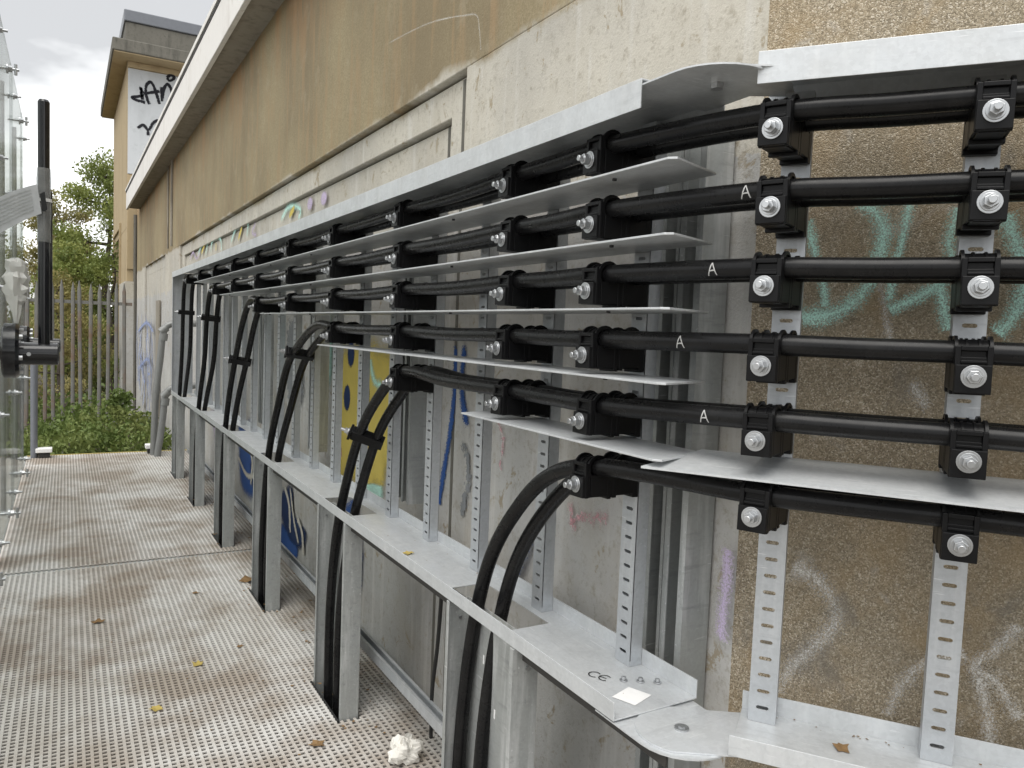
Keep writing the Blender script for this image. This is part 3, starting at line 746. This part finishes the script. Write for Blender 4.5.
# ================================================================ CABLE CLEATS
FY, BY_, CZ, CR = -.108, -.037, .035, .0187      # front and rear cable centres relative to the upright face / bolt axis
def make_cleat():
    root = empty('cable_cleat')
    mb = MB()
    mb.box(-.023,.023,-.134,-.001,-.028,.018)                       # core
    for y0,y1,zb in ((-.136,-.1285,-.027),(-.0835,-.0735,-.033),(-.0695,-.0595,-.031),(-.015,-.0005,-.034)):
        mb.box(-.0295,.0295,y0,y1,zb,.030)                          # ribs seen from the side
    mb.box(-.0285,.0285,-.1480,-.1365,-.027,.018)                   # lower face, carries the bolt
    for sx in (-1,1):
        x0,x1 = sorted((sx*.0205,sx*.0295)); mb.box(x0,x1,-.141,-.132,-.028,.047)
        x0,x1 = sorted((sx*.0235,sx*.0290)); mb.box(x0,x1,-.127,-.002,-.026,.021)
    mb.box(-.0205,.0205,-.141,-.132,.020,.025); mb.box(-.0205,.0205,-.141,-.132,.040,.0475)
    mb.box(-.0205,.0205,-.134,-.131,.025,.040)
    mb.v = [(x*.88,y,z) for x,y,z in mb.v]
    mb.build('saddle', M['cleat'], root, bevel=.0012)
    mb = MB()
    def arcband(yc, ri, ro, x0, x1, a0=-15, a1=195, n=14):
        vs = []; 
        for i in range(n+1):
            a = R(a0+(a1-a0)*i/n); c, s_ = math.cos(a), math.sin(a)
            vs += [(x0,yc+ri*c,CZ+ri*s_),(x0,yc+ro*c,CZ+ro*s_),(x1,yc+ro*c,CZ+ro*s_),(x1,yc+ri*c,CZ+ri*s_)]
        fs = []
        for i in range(n):
            for k in range(4): fs.append((4*i+k,4*i+4+k,4*i+4+(k+1)%4,4*i+(k+1)%4))
        fs += [(0,1,2,3),(4*n+3,4*n+2,4*n+1,4*n)]
        mb.add(vs, fs)
    for yc in (FY,BY_):
        arcband(yc, CR+.0003, CR+.0035, -.027, .027)
        for sx in (-1,1):
            x0,x1 = sorted((sx*.0245,sx*.0300)); arcband(yc, CR+.0036, CR+.0095, x0, x1, -40, 220)
        for x0 in (-.012,.008): arcband(yc, CR+.0036, CR+.0055, x0, x0+.004, 40, 150)
    mb.v = [(x*.88,y,z) for x,y,z in mb.v]
    mb.build('strap', M['cleat'], root, smooth=True, angle=35)
    bo = MB(); bo.tube([(0,-.147,0),(0,-.177,0)], .0062, 12)
    bo = bo.build('bolt', M['zinc'], root, smooth=True, bevel=.001)
    wa = MB(); wa.tube([(0,-.1482,0),(0,-.1508,0)], .0178, 24); wa.tube([(0,-.1508,0),(0,-.1531,0)], .0140, 24)
    wa.build('washer', M['zinc'], bo, bevel=.0006)
    nu = MB(); nu.tube([(0,-.1532,0),(0,-.166,0)], .0112, 6)
    nu.build('nut', M['zinc'], bo, bevel=.0012)
    return root
cleat_src = make_cleat(); cleat_used = [False]
def place_cleat(loc, rot, label, group):
    o = cleat_src if not cleat_used[0] else copy_tree(cleat_src)
    cleat_used[0] = True
    o.location = loc; o.rotation_euler = (rot[0]+random.uniform(-.015,.015), rot[1]+random.uniform(-.03,.03), rot[2]+random.uniform(-.02,.02))
    for ch in o.children:
        if ch.name.startswith('bolt'): ch.rotation_euler = (0, random.uniform(0,3.1), 0)
    tag(o, label, 'cable cleat', group); return o
CY = [UY[0], UY[1], UY[3], UY[5], UY[7], UY[9], UY[11], UY[13], UY[15], UY[17]]
NCL = [10, 8, 6, 4, 3, 1]
NTH = ['first','second','third','fourth','fifth','sixth','seventh','eighth','ninth','tenth']
UPX = .91 + .178
for k in range(6):
    for i in range(NCL[k]):
        lab = 'black double cleat on %s cable row of long rack, %s from the bend' % (ORD[k], NTH[i])
        if k == 5: lab = 'only black double cleat on the bottom cable row of the long rack'
        place_cleat((UPX, CY[i], BOLT_Z[k]), (0,0,R(-90)+random.uniform(-.02,.02)), lab, 'cable cleats on the long rack')
RROT = math.atan2(-.8069,.5907)
CL1 = rw(.042,.145,0); CL2 = rw(.334,.145,0); CL3 = rw(.655,.145,0); CL4 = rw(.96,.145,0)
for k in range(6):
    place_cleat((CL1.x,CL1.y,BOLT_R[k]), (0,0,RROT-R(11)), 'black double cleat on the %s cable row, left upright of the short rack' % ORD[k], 'cable cleats on the short rack')
    place_cleat((CL2.x,CL2.y,BOLT_R[k]), (0,0,RROT), 'black double cleat on the %s cable row, right upright of the short rack' % ORD[k], 'cable cleats on the short rack')

# ================================================================ POWER CABLES
def cl_pt(base, rz, y_, z): 
    return Vector((base.x - math.sin(rz)*y_, base.y + math.cos(rz)*y_, z))
# (Y, Z) of the front cable past its last cleat, down to below the walkway
DROP = [
 [(7.86,1.905),(8.00,1.80),(8.06,1.58),(8.09,1.2),(8.10,.80),(8.07,.35),(8.06,-.25)],
 [(6.33,1.772),(6.50,1.69),(6.60,1.53),(6.68,1.19),(6.84,.80),(6.86,.35),(6.86,-.25)],
 [(4.90,1.640),(5.13,1.515),(5.38,1.25),(5.52,1.00),(5.60,.72),(5.60,.35),(5.59,-.25)],
 [(3.44,1.503),(3.72,1.420),(3.96,1.30),(4.12,1.08),(4.27,.80),(4.31,.35),(4.30,-.25)],
 [(2.62,1.265),(2.80,1.115),(2.93,.90),(3.02,.66),(3.045,.35),(3.04,-.25)],
 [(1.50,1.165),(1.64,1.045),(1.74,.905),(1.80,.72),(1.83,.49),(1.84,.25),(1.84,-.25)]]
END_Y = [CY[NCL[k]-1] for k in range(6)]
cable_paths = {}
for k in range(6):
    z = BOLT_Z[k]+CZ; zr = BOLT_R[k]+CZ
    for which,off in (('front',FY),('rear',BY_)):
        pts = []
        pts.append(cl_pt(rw(1.3,.145,0), RROT, off, zr))
        pts.append(cl_pt(CL3, RROT, off, zr)); pts.append(cl_pt((CL3+CL2)/2, RROT, off, zr-.001))
        pts.append(cl_pt(CL2, RROT, off, zr)); pts.append(cl_pt(rw(.20,.145,0), RROT-R(2), off, zr-.0008))
        pts.append(cl_pt(CL1, RROT-R(11), off, zr))
        X = UPX+off
        ys = CY[:NCL[k]]
        for i,y in enumerate(ys):
            if i > 0:
                ym = (ys[i-1]+y)/2; pts.append(Vector((X+random.uniform(-.003,.003), ym, z-.004*(y-ys[i-1])/.735+random.uniform(-.0015,.0015))))
            pts.append(Vector((X, y, z)))
        D = DROP[k]
        for i,(y,zz) in enumerate(D):
            f = min(1.0, max(0.0, (1.25-zz)/.9))
            xx = X + ((.945 if which=='front' else .953) - X)*f
            dy = 0 if which=='front' else -(.02+.085*f)
            dz = 0 if which=='front' else -.004*(1-f)
            pts.append(Vector((xx, y+dy, zz+dz)))
        path = catmull(pts, 7)
        cable_paths[(k,which)] = path
        mb = MB(); mb.tube(path, CR, 18)
        o = mb.build('power_cable', M['cable'], smooth=True)
        tag(o, '%s thick black power cable of the %s row, bending down through the rack' % (which, ORD[k]), 'cable', 'power cables on the racks')
        if which == 'front' and k in (1,2,3,4):
            # hand-painted letter on the sheath
            want = {1: 1.005, 2: 1.065, 3: 1.11, 4: 1.055}[k]
            i = min(range(len(path)), key=lambda j: abs(path[j].y-want) + abs(path[j].z-z)*5)
            p = path[i]; t = (path[i-1]-path[i+1]).normalized(); o_ = t.cross(Vector((0,0,1))); 
            if o_.x > 0: o_ = -o_
            up = Vector((0,0,1))
            def pl(u,v,p=p,t=t,o_=o_,up=up):
                a = v/CR; return tuple(p + t*u + (o_*math.cos(a)+up*math.sin(a))*(CR+.0009))
            m2 = MB()
            for l in ([(-.008,-.013),(-.004,.0),(-.001,.011)],[(-.001,.011),(.004,.001),(.009,-.012)],[(-.005,-.004),(.0,-.003),(.006,-.003)]): ribbon2(m2, l, .0019, pl)
            m2.build('letter_mark', M['white_mark'], o)
# clamps holding each pair of dropping cables together
def cable_clamp(k, zz):
    pf = cable_paths[(k,'front')]; pb = cable_paths[(k,'rear')]
    cand = [j for j in range(1,len(pf)-1) if pf[j].y > END_Y[k]+.2]
    i = min(cand, key=lambda j: abs(pf[j].z-zz)); p = pf[i]; t = (pf[i+1]-pf[i-1]).normalized()
    j = min((j for j in cand), key=lambda j: abs((pb[j]-p).dot(t))); q = pb[j] - t*((pb[j]-p).dot(t))
    ax = (q-p); d = ax.length; ax.normalize(); nz = t.cross(ax)
    r_ = empty('cable_clamp', p); tag(r_, 'black double clamp on the drooping ends of the %s cable row' % ORD[k], 'cable clamp', 'clamps on the drooping cables')
    for c in (p,q):
        mb = MB(); pr = [(-.026,CR+.001),(-.026,CR+.016),(-.019,CR+.016),(-.018,CR+.012),(.018,CR+.012),(.019,CR+.016),(.026,CR+.016),(.026,CR+.001)]
        mb.tube([c+t*a for a,_ in pr], [b for _,b in pr], 20, cap=False)
        world_part(mb.build('collar', M['cleat'], smooth=True, angle=35), r_)
    mb = MB(); w_ = .020
    for s0,s1,h0,h1 in ((-.030,d+.030,-.020,.020),(-.0405,-.0305,-.026,.026)):
        cs = [p + t*a*w_ + ax*b + nz*c for a in (-1,1) for b in (s0,s1) for c in (h0,h1)]
        mb.add(cs, [(0,1,3,2),(4,6,7,5),(0,4,5,1),(2,3,7,6),(0,2,6,4),(1,5,7,3)])
    world_part(mb.build('bridge', M['cleat'], bevel=.002), r_)
    a0 = p - ax*.040; b = MB(); b.tube([a0, a0-ax*.034], .0062, 10); bo = world_part(b.build('bolt', M['zinc'], smooth=True), r_)
    w2 = MB(); w2.tube([a0-ax*.0025, a0-ax*.006], .0165, 18); w2.tube([a0-ax*.0061, a0-ax*.018], .0112, 6)
    world_part(w2.build('nut', M['zinc']), r_)
for k,zz in ((0,1.58),(1,1.53),(2,1.24),(3,1.36),(4,1.085)): cable_clamp(k, zz)

# ================================================================ LEFT SIDE: clear screens and black fittings
JY = [2.4, 3.9, 5.45, 7.0, 8.6]
for i in range(1, len(JY)):
    a,b = JY[i-1], JY[i]
    nm = ['nearest','second','third','farthest'][i-1]
    r_ = empty('clear_screen', (-.345,(a+b)/2,-.03)); tag(r_, '%s tall clear plastic screen panel on the left edge of the walkway' % nm, 'screen', 'clear screens along the walkway')
    mb = MB(); mb.box(-.352,-.344,a+.012,b-.012,.05,3.3); world_part(mb.build('pane', M['clear']), r_)
    mb = MB(); mb.box(-.365,-.353,b-.05,b+.03,-.03,3.35); world_part(mb.build('joint_strip', M['film']), r_)
    for z in (.13,.9,1.65,2.4,3.12):
        bo = MB(); bo.tube([(-.40,b-.03,z),(-.29,b-.03,z)], .008, 10); bo.tube([(-.343,b-.03,z),(-.332,b-.03,z)], .024, 14); bo.tube([(-.332,b-.03,z),(-.315,b-.03,z)], .016, 6)
        bo.tube([(-.378,b-.03,z),(-.366,b-.03,z)], .024, 14)
        world_part(bo.build('bolt', M['zinc'], smooth=True), r_)
    for z in (.13, 3.12):
        for yy in (a+.5*(b-a),):
            bo = MB(); bo.tube([(-.42,yy,z),(-.27,yy,z)], .010, 10); bo.tube([(-.343,yy,z),(-.330,yy,z)], .032, 14); bo.tube([(-.330,yy,z),(-.308,yy,z)], .021, 6); bo.tube([(-.29,yy,z-.035),(-.29,yy,z+.035)], .010, 8)
            world_part(bo.build('bolt', M['zinc'], smooth=True), r_)
    mb = MB(); mb.tube([(-.41,b-.09,-.03),(-.41,b-.09,3.2)], .018, 10); world_part(mb.build('stay_rod', M['pipe'], smooth=True), r_)

def black_tee(y, x, ztop, label, s=1.0):
    r_ = empty('black_pipe_fitting', (x, y, 1.29)); tag(r_, label, 'pipe fitting')
    mb = MB(); mb.tube([(x,y,1.30),(x,y,ztop)], .029*s, 20); mb.tube([(x,y,ztop),(x,y,ztop+.012)], [.029*s,.022*s], 20)
    world_part(mb.build('standpipe', M['black_gloss'], smooth=True), r_)
    mb = MB(); mb.tube([(-.30,y,1.285),(x+.065,y,1.285)], .062*s, 24); mb.tube([(x+.0652,y,1.285),(x+.072,y,1.285)], [.062*s,.05*s], 24)
    world_part(mb.build('arm', M['black_gloss'], smooth=True), r_)
    pr = [(-.342,.05),(-.30,.05),(-.30,.13),(-.29,.15),(-.235,.15),(-.218,.135),(-.218,.06)]
    mb = MB(); mb.tube([(a,y,1.30) for a,_ in pr], [q*s for _,q in pr], 32)
    fl = world_part(mb.build('flange', M['black_gloss'], smooth=True, angle=30), r_)
    for a in range(6):
        an = a*math.pi/3+.3; c = Vector((-.218,y+.115*s*math.cos(an),1.30+.115*s*math.sin(an)))
        b = MB(); b.tube([c,c+Vector((.016,0,0))], .013, 6); world_part(b.build('bolt', M['zinc']), r_)
    b = MB(); b.tube([(x-.07,y-.066*s,1.285),(x-.07,y-.058*s,1.285)], .011, 10); world_part(b.build('drain_plug', M['zinc'], smooth=True), r_)
    return r_
tee = black_tee(5.0, -.105, 2.655, 'glossy black pipe tee with tall standpipe wrapped in clear film')
mb = MB(); mb.tube([(-.105,5.0,z) for z in (1.90,1.98,2.06,2.16,2.24,2.30)], [.034,.031,.036,.033,.036,.032], 18)
world_part(mb.build('film_wrap', M['film'], smooth=True), tee)
mb = MB(); mb.tube([(-.105,5.0,2.118),(-.105,5.0,2.135)], .0385, 18); world_part(mb.build('cable_tie', M['paper'], smooth=True), tee)
black_tee(6.4, -.105, 2.36, 'smaller black pipe fitting farther along behind the wrapped one', .8)
# paper tag in a sleeve tied to the wrapped standpipe
tg = empty('document_tag', (-.24,4.98,2.0)); tag(tg, 'paper tag in a clear sleeve tied to the black standpipe', 'tag')
def tagpt(u, v, d=0.0):      # flat card hanging askew
    return (-.135-.26*u+.02*v, 4.955-.02*u-d, 2.205-.10*u-.06*u*u-(.155+.03*u)*v)
N = 6; vs = []
for i in range(N+1): vs += [tagpt(i/N,0), tagpt(i/N,1)]
mb = MB(); mb.add(vs, [(2*i,2*i+2,2*i+3,2*i+1) for i in range(N)]); o = mb.build('sheet', plain('sleeved_paper',(.44,.45,.46),.3,0,.2,20)); world_part(o, tg)
sm = o.modifiers.new('thick','SOLIDIFY'); sm.thickness = .002
for r in range(7):
    mb = MB(); vs = []; u1 = random.uniform(.7,.93)
    for i in range(N+1):
        u = .12+(u1-.12)*i/N; vs += [tagpt(u,.12+.11*r,.003), tagpt(u,.12+.11*r+.04,.003)]
    mb.add(vs, [(2*i,2*i+2,2*i+3,2*i+1) for i in range(N)]); world_part(mb.build('text_line', M['galv_dull']), tg)
mb = MB(); mb.add([tagpt(-.02,.35,.004),tagpt(-.02,.95,.004),tagpt(-.11,.97,.03),tagpt(-.11,.33,.03)], [(0,1,2,3)]); o = mb.build('dark_backing', M['black_rubber']); world_part(o, tg)
# crumpled clear bag hanging at the flange
bag = MB(); rng = random.Random(3); rings = []
prof = [(.012,1.80),(.045,1.785),(.050,1.755),(.042,1.73),(.060,1.70),(.048,1.665),(.062,1.635),(.045,1.60),(.040,1.575),(.028,1.55),(.022,1.50),(.008,1.45)]
n = 18
for rr,zz in prof:
    for k in range(n):
        a = 2*math.pi*k/n; q = rr*(1+rng.uniform(-.28,.28)); bag.v.append((-.235+q*math.cos(a), 5.02+q*math.sin(a), zz+rng.uniform(-.008,.008)))
for i in range(len(prof)-1):
    for k in range(n): bag.f.append((i*n+k,i*n+(k+1)%n,(i+1)*n+(k+1)%n,(i+1)*n+k))
bag.f += [tuple(range(n)), tuple((len(prof)-1)*n+k for k in range(n))]
def m_bag():
    t = NT('milky_plastic'); t.set((.72,.71,.68), .3, 0, .5); t.b.inputs['Alpha'].default_value = .75; return t.m
tag(bag.build('plastic_bag', m_bag(), smooth=True), 'milky crumpled plastic bag above the black flange', 'bag')

# guard posts and bent pipes at the far end of the walkway
def post_cap(x, y, label):
    r_ = empty('guard_post', (x,y,0)); tag(r_, label, 'post')
    b = MB(); b.box(x-.055,x+.055,y-.05,y+.05,.004,.055); world_part(b.build('base', M['dark_void'], bevel=.004), r_)
    b = MB(); b.box(x-.075,x+.075,y-.065,y+.065,.056,.10); world_part(b.build('cap', M['paper'], bevel=.006), r_)
    return r_
gp = post_cap(-.20, 9.44, 'dark guard post with white cap at far left of the walkway')
b = MB(); b.tube([(-.29,9.44,.0),(-.29,9.44,1.25)], .034, 12); world_part(b.build('upright_tube', M['roof_edge'], smooth=True), gp)
gq = post_cap(.845, 9.44, 'white capped block at far right end of the walkway')
def pipe(pts, label, r=.036):
    r_ = empty('bent_pipe', pts[-1]); tag(r_, label, 'pipe', 'bent pipes at the end of the rack')
    mb = MB(); mb.tube(catmull(pts,5), r, 14); world_part(mb.build('tube', M['pipe'], smooth=True), r_)
    for i in (1,2):
        p = Vector(pts[i]); d = (Vector(pts[i+1])-p).normalized()
        c = MB(); c.tube([p+d*.05,p+d*.13], r*1.22, 14); world_part(c.build('coupling', M['pipe'], smooth=True), r_)
pipe([(1.27,9.3,1.47),(1.00,9.3,1.45),(.945,9.3,1.40),(.90,9.3,1.05),(.865,9.3,.72),(.85,9.3,.36),(.84,9.3,-.03)], 'taller bent grey pipe rising beside the far end of the rack')
pipe([(1.27,9.2,.78),(1.01,9.2,.75),(.955,9.2,.69),(.925,9.2,.45),(.90,9.2,.22),(.865,9.2,-.03)], 'shorter bent grey pipe low beside the far end of the rack')

# ================================================================ FENCE, PLANTS, TREES
fn = empty('palisade_fence', (-1, 13.5, -.6)); tag(fn, 'weathered grey steel palisade fence beyond the walkway', 'fence')
x = -4.6
rng = random.Random(11)
while x < .86:
    t = rng.uniform(-.03,.03); h = 2.02+rng.uniform(-.03,.03); hw = .027; mb = MB()
    pr = [(-hw,.016),(-.012,0),(.012,0),(hw,.016)]
    zz = [-.6, h-.14, h]; sc_ = [1,1,.18]
    vs = []
    for z_,s_ in zip(zz,sc_):
        k = (z_+.6)/2.6
        vs += [(x+t*k+a*s_, 13.45+d, z_) for a,d in pr] + [(x+t*k+a*s_, 13.455+d, z_) for a,d in reversed(pr)]
    fs = []
    for i in range(2):
        for q in range(8): fs.append((i*8+q, i*8+(q+1)%8, i*8+8+(q+1)%8, i*8+8+q))
    fs += [tuple(range(7,-1,-1)), tuple(range(16,24))]
    mb.add(vs, fs); world_part(mb.build('pale', M['fence']), fn)
    x += .12 + rng.uniform(-.006,.006)
for z in (-.15, 1.72):
    mb = MB(); mb.box(-4.7,.9,13.48,13.485,z-.025,z+.025); mb.box(-4.7,.9,13.485,13.53,z-.025,z-.02); world_part(mb.build('rail', M['fence']), fn)
for px_ in (-3.2,-.55):
    mb = MB(); mb.box(px_-.05,px_+.05,13.535,13.6,-.6,1.95); world_part(mb.build('post', M['fence']), fn)

def leaf_cloud(mb, centers, count, size, rng, flat=.0):
    for i in range(count):
        c, r = centers[rng.randrange(len(centers))]
        u = Vector((rng.gauss(0,1),rng.gauss(0,1),rng.gauss(0,1))).normalized() * (rng.random()**.45)
        p = Vector(c) + Vector((u.x*r[0],u.y*r[1],u.z*r[2]))
        a = Vector((rng.gauss(0,1),rng.gauss(0,1),rng.gauss(0,.6))).normalized()
        b = a.orthogonal().normalized(); b = Matrix.Rotation(rng.uniform(0,6.28),3,a) @ b
        l = size*rng.uniform(.6,1.3); wd = l*.5
        mb.add([p-b*l*.5, p+a.cross(b)*wd*.5-b*.05*l, p+b*l*.5, p-a.cross(b)*wd*.5-b*.05*l], [(0,1,2,3)])
def tree(loc, h, spread, mat, nleaf, size, label, seed, group='trees beyond the fence', bare=.25, low=.2):
    rng = random.Random(seed); x,y = loc
    r_ = empty('tree', (x,y,-.62)); tag(r_, label, 'tree', group)
    tr = MB(); H = h+.62
    trunk = [Vector((x+rng.uniform(-.1,.1)*i/5, y+rng.uniform(-.1,.1)*i/5, -.62+H*.92*i/6)) for i in range(7)]
    tr.tube(catmull(trunk,3), [max(.02,.16*(H/7)*(1-i/19)) for i in range(19)], 8)
    cl = []
    nb = 15
    for i in range(nb):
        f = low + (.95-low)*i/(nb-1); base = trunk[0].lerp(trunk[-1], f); an = i*2.4+rng.uniform(-.4,.4)
        L = spread*(1-.62*max(0,f-.3)/.7)*rng.uniform(.65,1.1)
        tip = base + Vector((math.cos(an)*L, math.sin(an)*L, rng.uniform(.1,.45)*L))
        tr.tube(catmull([base, base.lerp(tip,.5)+Vector((0,0,-.05*L)), tip],3), [.05*(H/7)*(1-j/8) for j in range(7)], 6)
        for q in (.45,.75,1.0):
            c = base.lerp(tip,q) + Vector((rng.gauss(0,.15),rng.gauss(0,.15),rng.gauss(0,.12)))*spread*.4
            k = spread*rng.uniform(.20,.36); cl.append((c,(k,k,k*.75)))
    cl.append((trunk[-1],(spread*.25,spread*.25,spread*.3)))
    world_part(tr.build('trunk', M['bark'], smooth=True), r_)
    cr = MB(); leaf_cloud(cr, cl, nleaf, size, rng); world_part(cr.build('crown', mat), r_)
tree((1.05,26.0), 6.5, 1.9, M['leaf_green'], 22000, .10, 'tall green tree beside the tower wall', 5, low=.12)
tree((-.35,30.0), 5.7, 1.6, M['leaf_olive'], 16000, .10, 'olive green tree behind the black standpipe', 9, low=.2)
tree((.30,27.0), 4.3, 1.0, M['leaf_brown'], 14000, .085, 'low brown autumn tree between two green trees', 13, low=.1)
tree((.95,20.5), 3.3, 1.1, M['leaf_green'], 11000, .065, 'low bushy green tree close behind the fence', 17, low=.05)
tree((-.1,19.0), 2.5, 1.0, M['leaf_olive'], 9000, .065, 'low olive bush tree behind the middle of the fence', 21, low=.05)
tree((.15,21.5), 3.3, 1.2, M['leaf_green'], 14000, .085, 'dense green tree filling the gap above the fence', 33, low=.05)
tree((-2.1,24.0), 4.2, 1.7, M['leaf_green'], 9000, .1, 'rounded green tree seen through the clear screens', 25, low=.1)
tree((-4.6,27.0), 5.0, 2.0, M['leaf_olive'], 9000, .11, 'broad olive tree at the far left behind the screens', 29, low=.1)
rng = random.Random(2)
iv = MB(); cs = []
for i in range(60):
    px_ = rng.uniform(-.45,1.05); py_ = rng.uniform(9.75,12.6)
    top = .05+.28*math.exp(-((px_-.45)/.5)**2)
    cs.append(((px_,py_,top*rng.random()-.12),(.22,.22,.20)))
for i in range(5): cs.append(((.60+rng.uniform(-.1,.1),11.3+rng.uniform(-.2,.2),.25+.06*i),(.11,.11,.09)))
leaf_cloud(iv, cs, 9000, .062, rng)
tag(iv.build('ivy', M['leaf_ivy']), 'mass of green ivy and brambles at the end of the walkway', 'ivy', kind='stuff')
iv = MB(); cs = [((rng.uniform(-5,1.0),rng.uniform(14,18),-.45+rng.random()*.5),(.5,.5,.35)) for i in range(60)]
leaf_cloud(iv, cs, 5000, .11, rng)
tag(iv.build('undergrowth', M['leaf_ivy']), 'dark green undergrowth behind the palisade fence', 'undergrowth', kind='stuff')

# ================================================================ LITTER
def fallen(x, y, z, size, rot, mat, label, seed):
    rng = random.Random(seed); out = []
    for i in range(12):
        a = 2*math.pi*i/12; r = size*(.5+.16*math.cos(5*a)+rng.uniform(-.05,.05))*(1.0 if abs(math.cos(a))>.4 else .7)
        out.append((r*math.cos(a), r*math.sin(a), .25*abs(r*math.sin(a)) + rng.uniform(0,.12)*size))
    mb = MB(); mb.add([(0,0,.002)]+out, [(0,1+i,1+(i+1)%12) for i in range(12)])
    o = mb.build('fallen_leaf', mat); o.location = (x,y,z); o.rotation_euler = (0,0,rot)
    m = o.modifiers.new('thick','SOLIDIFY'); m.thickness = .0008
    tag(o, label, 'leaf', 'fallen leaves')
fallen(.14,4.2,.0005,.055,.4,M['fallen'],'curled dark brown leaf lying left of centre on the walkway',1)
fallen(.50,3.5,.0005,.05,1.4,M['fallen_y'],'pale yellow leaf in the middle of the walkway',2)
fallen(.30,3.15,.0005,.045,2.0,M['fallen_y'],'small yellow leaf nearest the camera on the walkway',3)
fallen(.93,4.55,.0005,.11,.8,M['fallen'],'large brown leaf by the foot of a rack leg',4)
fallen(.78,2.63,.0005,.05,2.9,M['fallen'],'small brown leaf close to the near rack leg',5)
fallen(.70,3.62,.0005,.03,.9,M['fallen'],'tiny brown leaf right of the yellow leaf on the walkway',6)
fallen(.62,4.45,.0005,.035,.2,M['fallen'],'small flat brown leaf upstream of the yellow leaves',7)
fallen(.97,2.30,PLATE_Z+.0035,.035,.5,M['fallen_y'],'dry yellow leaf scrap on the long bottom channel',8)
fallen(1.225,.86,PLATE_Z+.0035,.03,.9,M['fallen'],'brown leaf scrap on the short bottom channel',9)
fallen(1.06,3.1,.0005,.06,1.1,M['fallen'],'brown leaf under the rack near the low rail',10)
# crumpled tissue by the near leg
ts = MB(); rng = random.Random(8); rows, n = 13, 22
for i in range(rows+1):
    ph = math.pi*i/rows
    for k in range(n):
        a = 2*math.pi*k/n; q = .046*(1+.16*math.sin(3*a+ph*2)+.13*math.sin(5*a-3*ph)+rng.uniform(-.16,.16))
        ts.v.append((1.02+q*math.sin(ph)*math.cos(a)*1.2, 2.40+q*math.sin(ph)*math.sin(a), max(.001,.036+q*math.cos(ph)*.95)))
for i in range(rows):
    for k in range(n): ts.f.append((i*n+k,(i+1)*n+k,(i+1)*n+(k+1)%n,i*n+(k+1)%n))
tso = ts.build('crumpled_tissue', plain('tissue',(.72,.70,.65),.9,0,.1,30))
tag(tso, 'crumpled white tissue on the walkway under the rack', 'tissue')
# thin loose strap hanging from the rack against the wall
st = MB(); st.tube(catmull([(1.06,2.22,.745),(1.075,2.26,.60),(1.09,2.31,.42),(1.10,2.36,.25),(1.12,2.40,.06)],5), .007, 8)
tag(st.build('loose_strap', M['black_rubber'], smooth=True), 'thin black strap hanging below the rack beside the near leg', 'strap')

# crumbs of leaf and grit gathered round the legs, along the slots and at the foot of the wall
lit = MB(); rng = random.Random(44)
def crumb(x, y, z, s_):
    a = rng.uniform(0,6.28); pts = [(x+s_*rng.uniform(.5,1)*math.cos(a+k*1.57), y+s_*rng.uniform(.4,1)*math.sin(a+k*1.57), z+rng.uniform(0,.4)*s_) for k in range(4)]
    lit.add(pts+[(x,y,z+.0005)], [(0,1,4),(1,2,4),(2,3,4),(3,0,4)])
for i in range(150):
    y = rng.choice(LEG_Y)+rng.uniform(-.12,.5); crumb(.93+rng.gauss(0,.07), y, .001, rng.uniform(.004,.013))
for i in range(130): crumb(rng.uniform(.98,1.22), rng.uniform(1.4,8.5), .001, rng.uniform(.004,.016))
for i in range(110): crumb(rng.uniform(-.3,.9), rng.uniform(1.5,9.3), .001, rng.uniform(.003,.009))
for i in range(60): crumb(rng.uniform(.92,1.11), rng.uniform(1.15,6), PLATE_Z+.0035, rng.uniform(.001,.004))
for i in range(40):
    p = rw(rng.uniform(.05,.9), .176+rng.gauss(0,.006), PLATE_Z+.0035); crumb(p.x, p.y, p.z, rng.uniform(.001,.005))
tag(lit.build('leaf_litter', M['fallen']), 'crumbs of dead leaf and grit scattered on walkway and trays', 'leaf litter', kind='stuff')
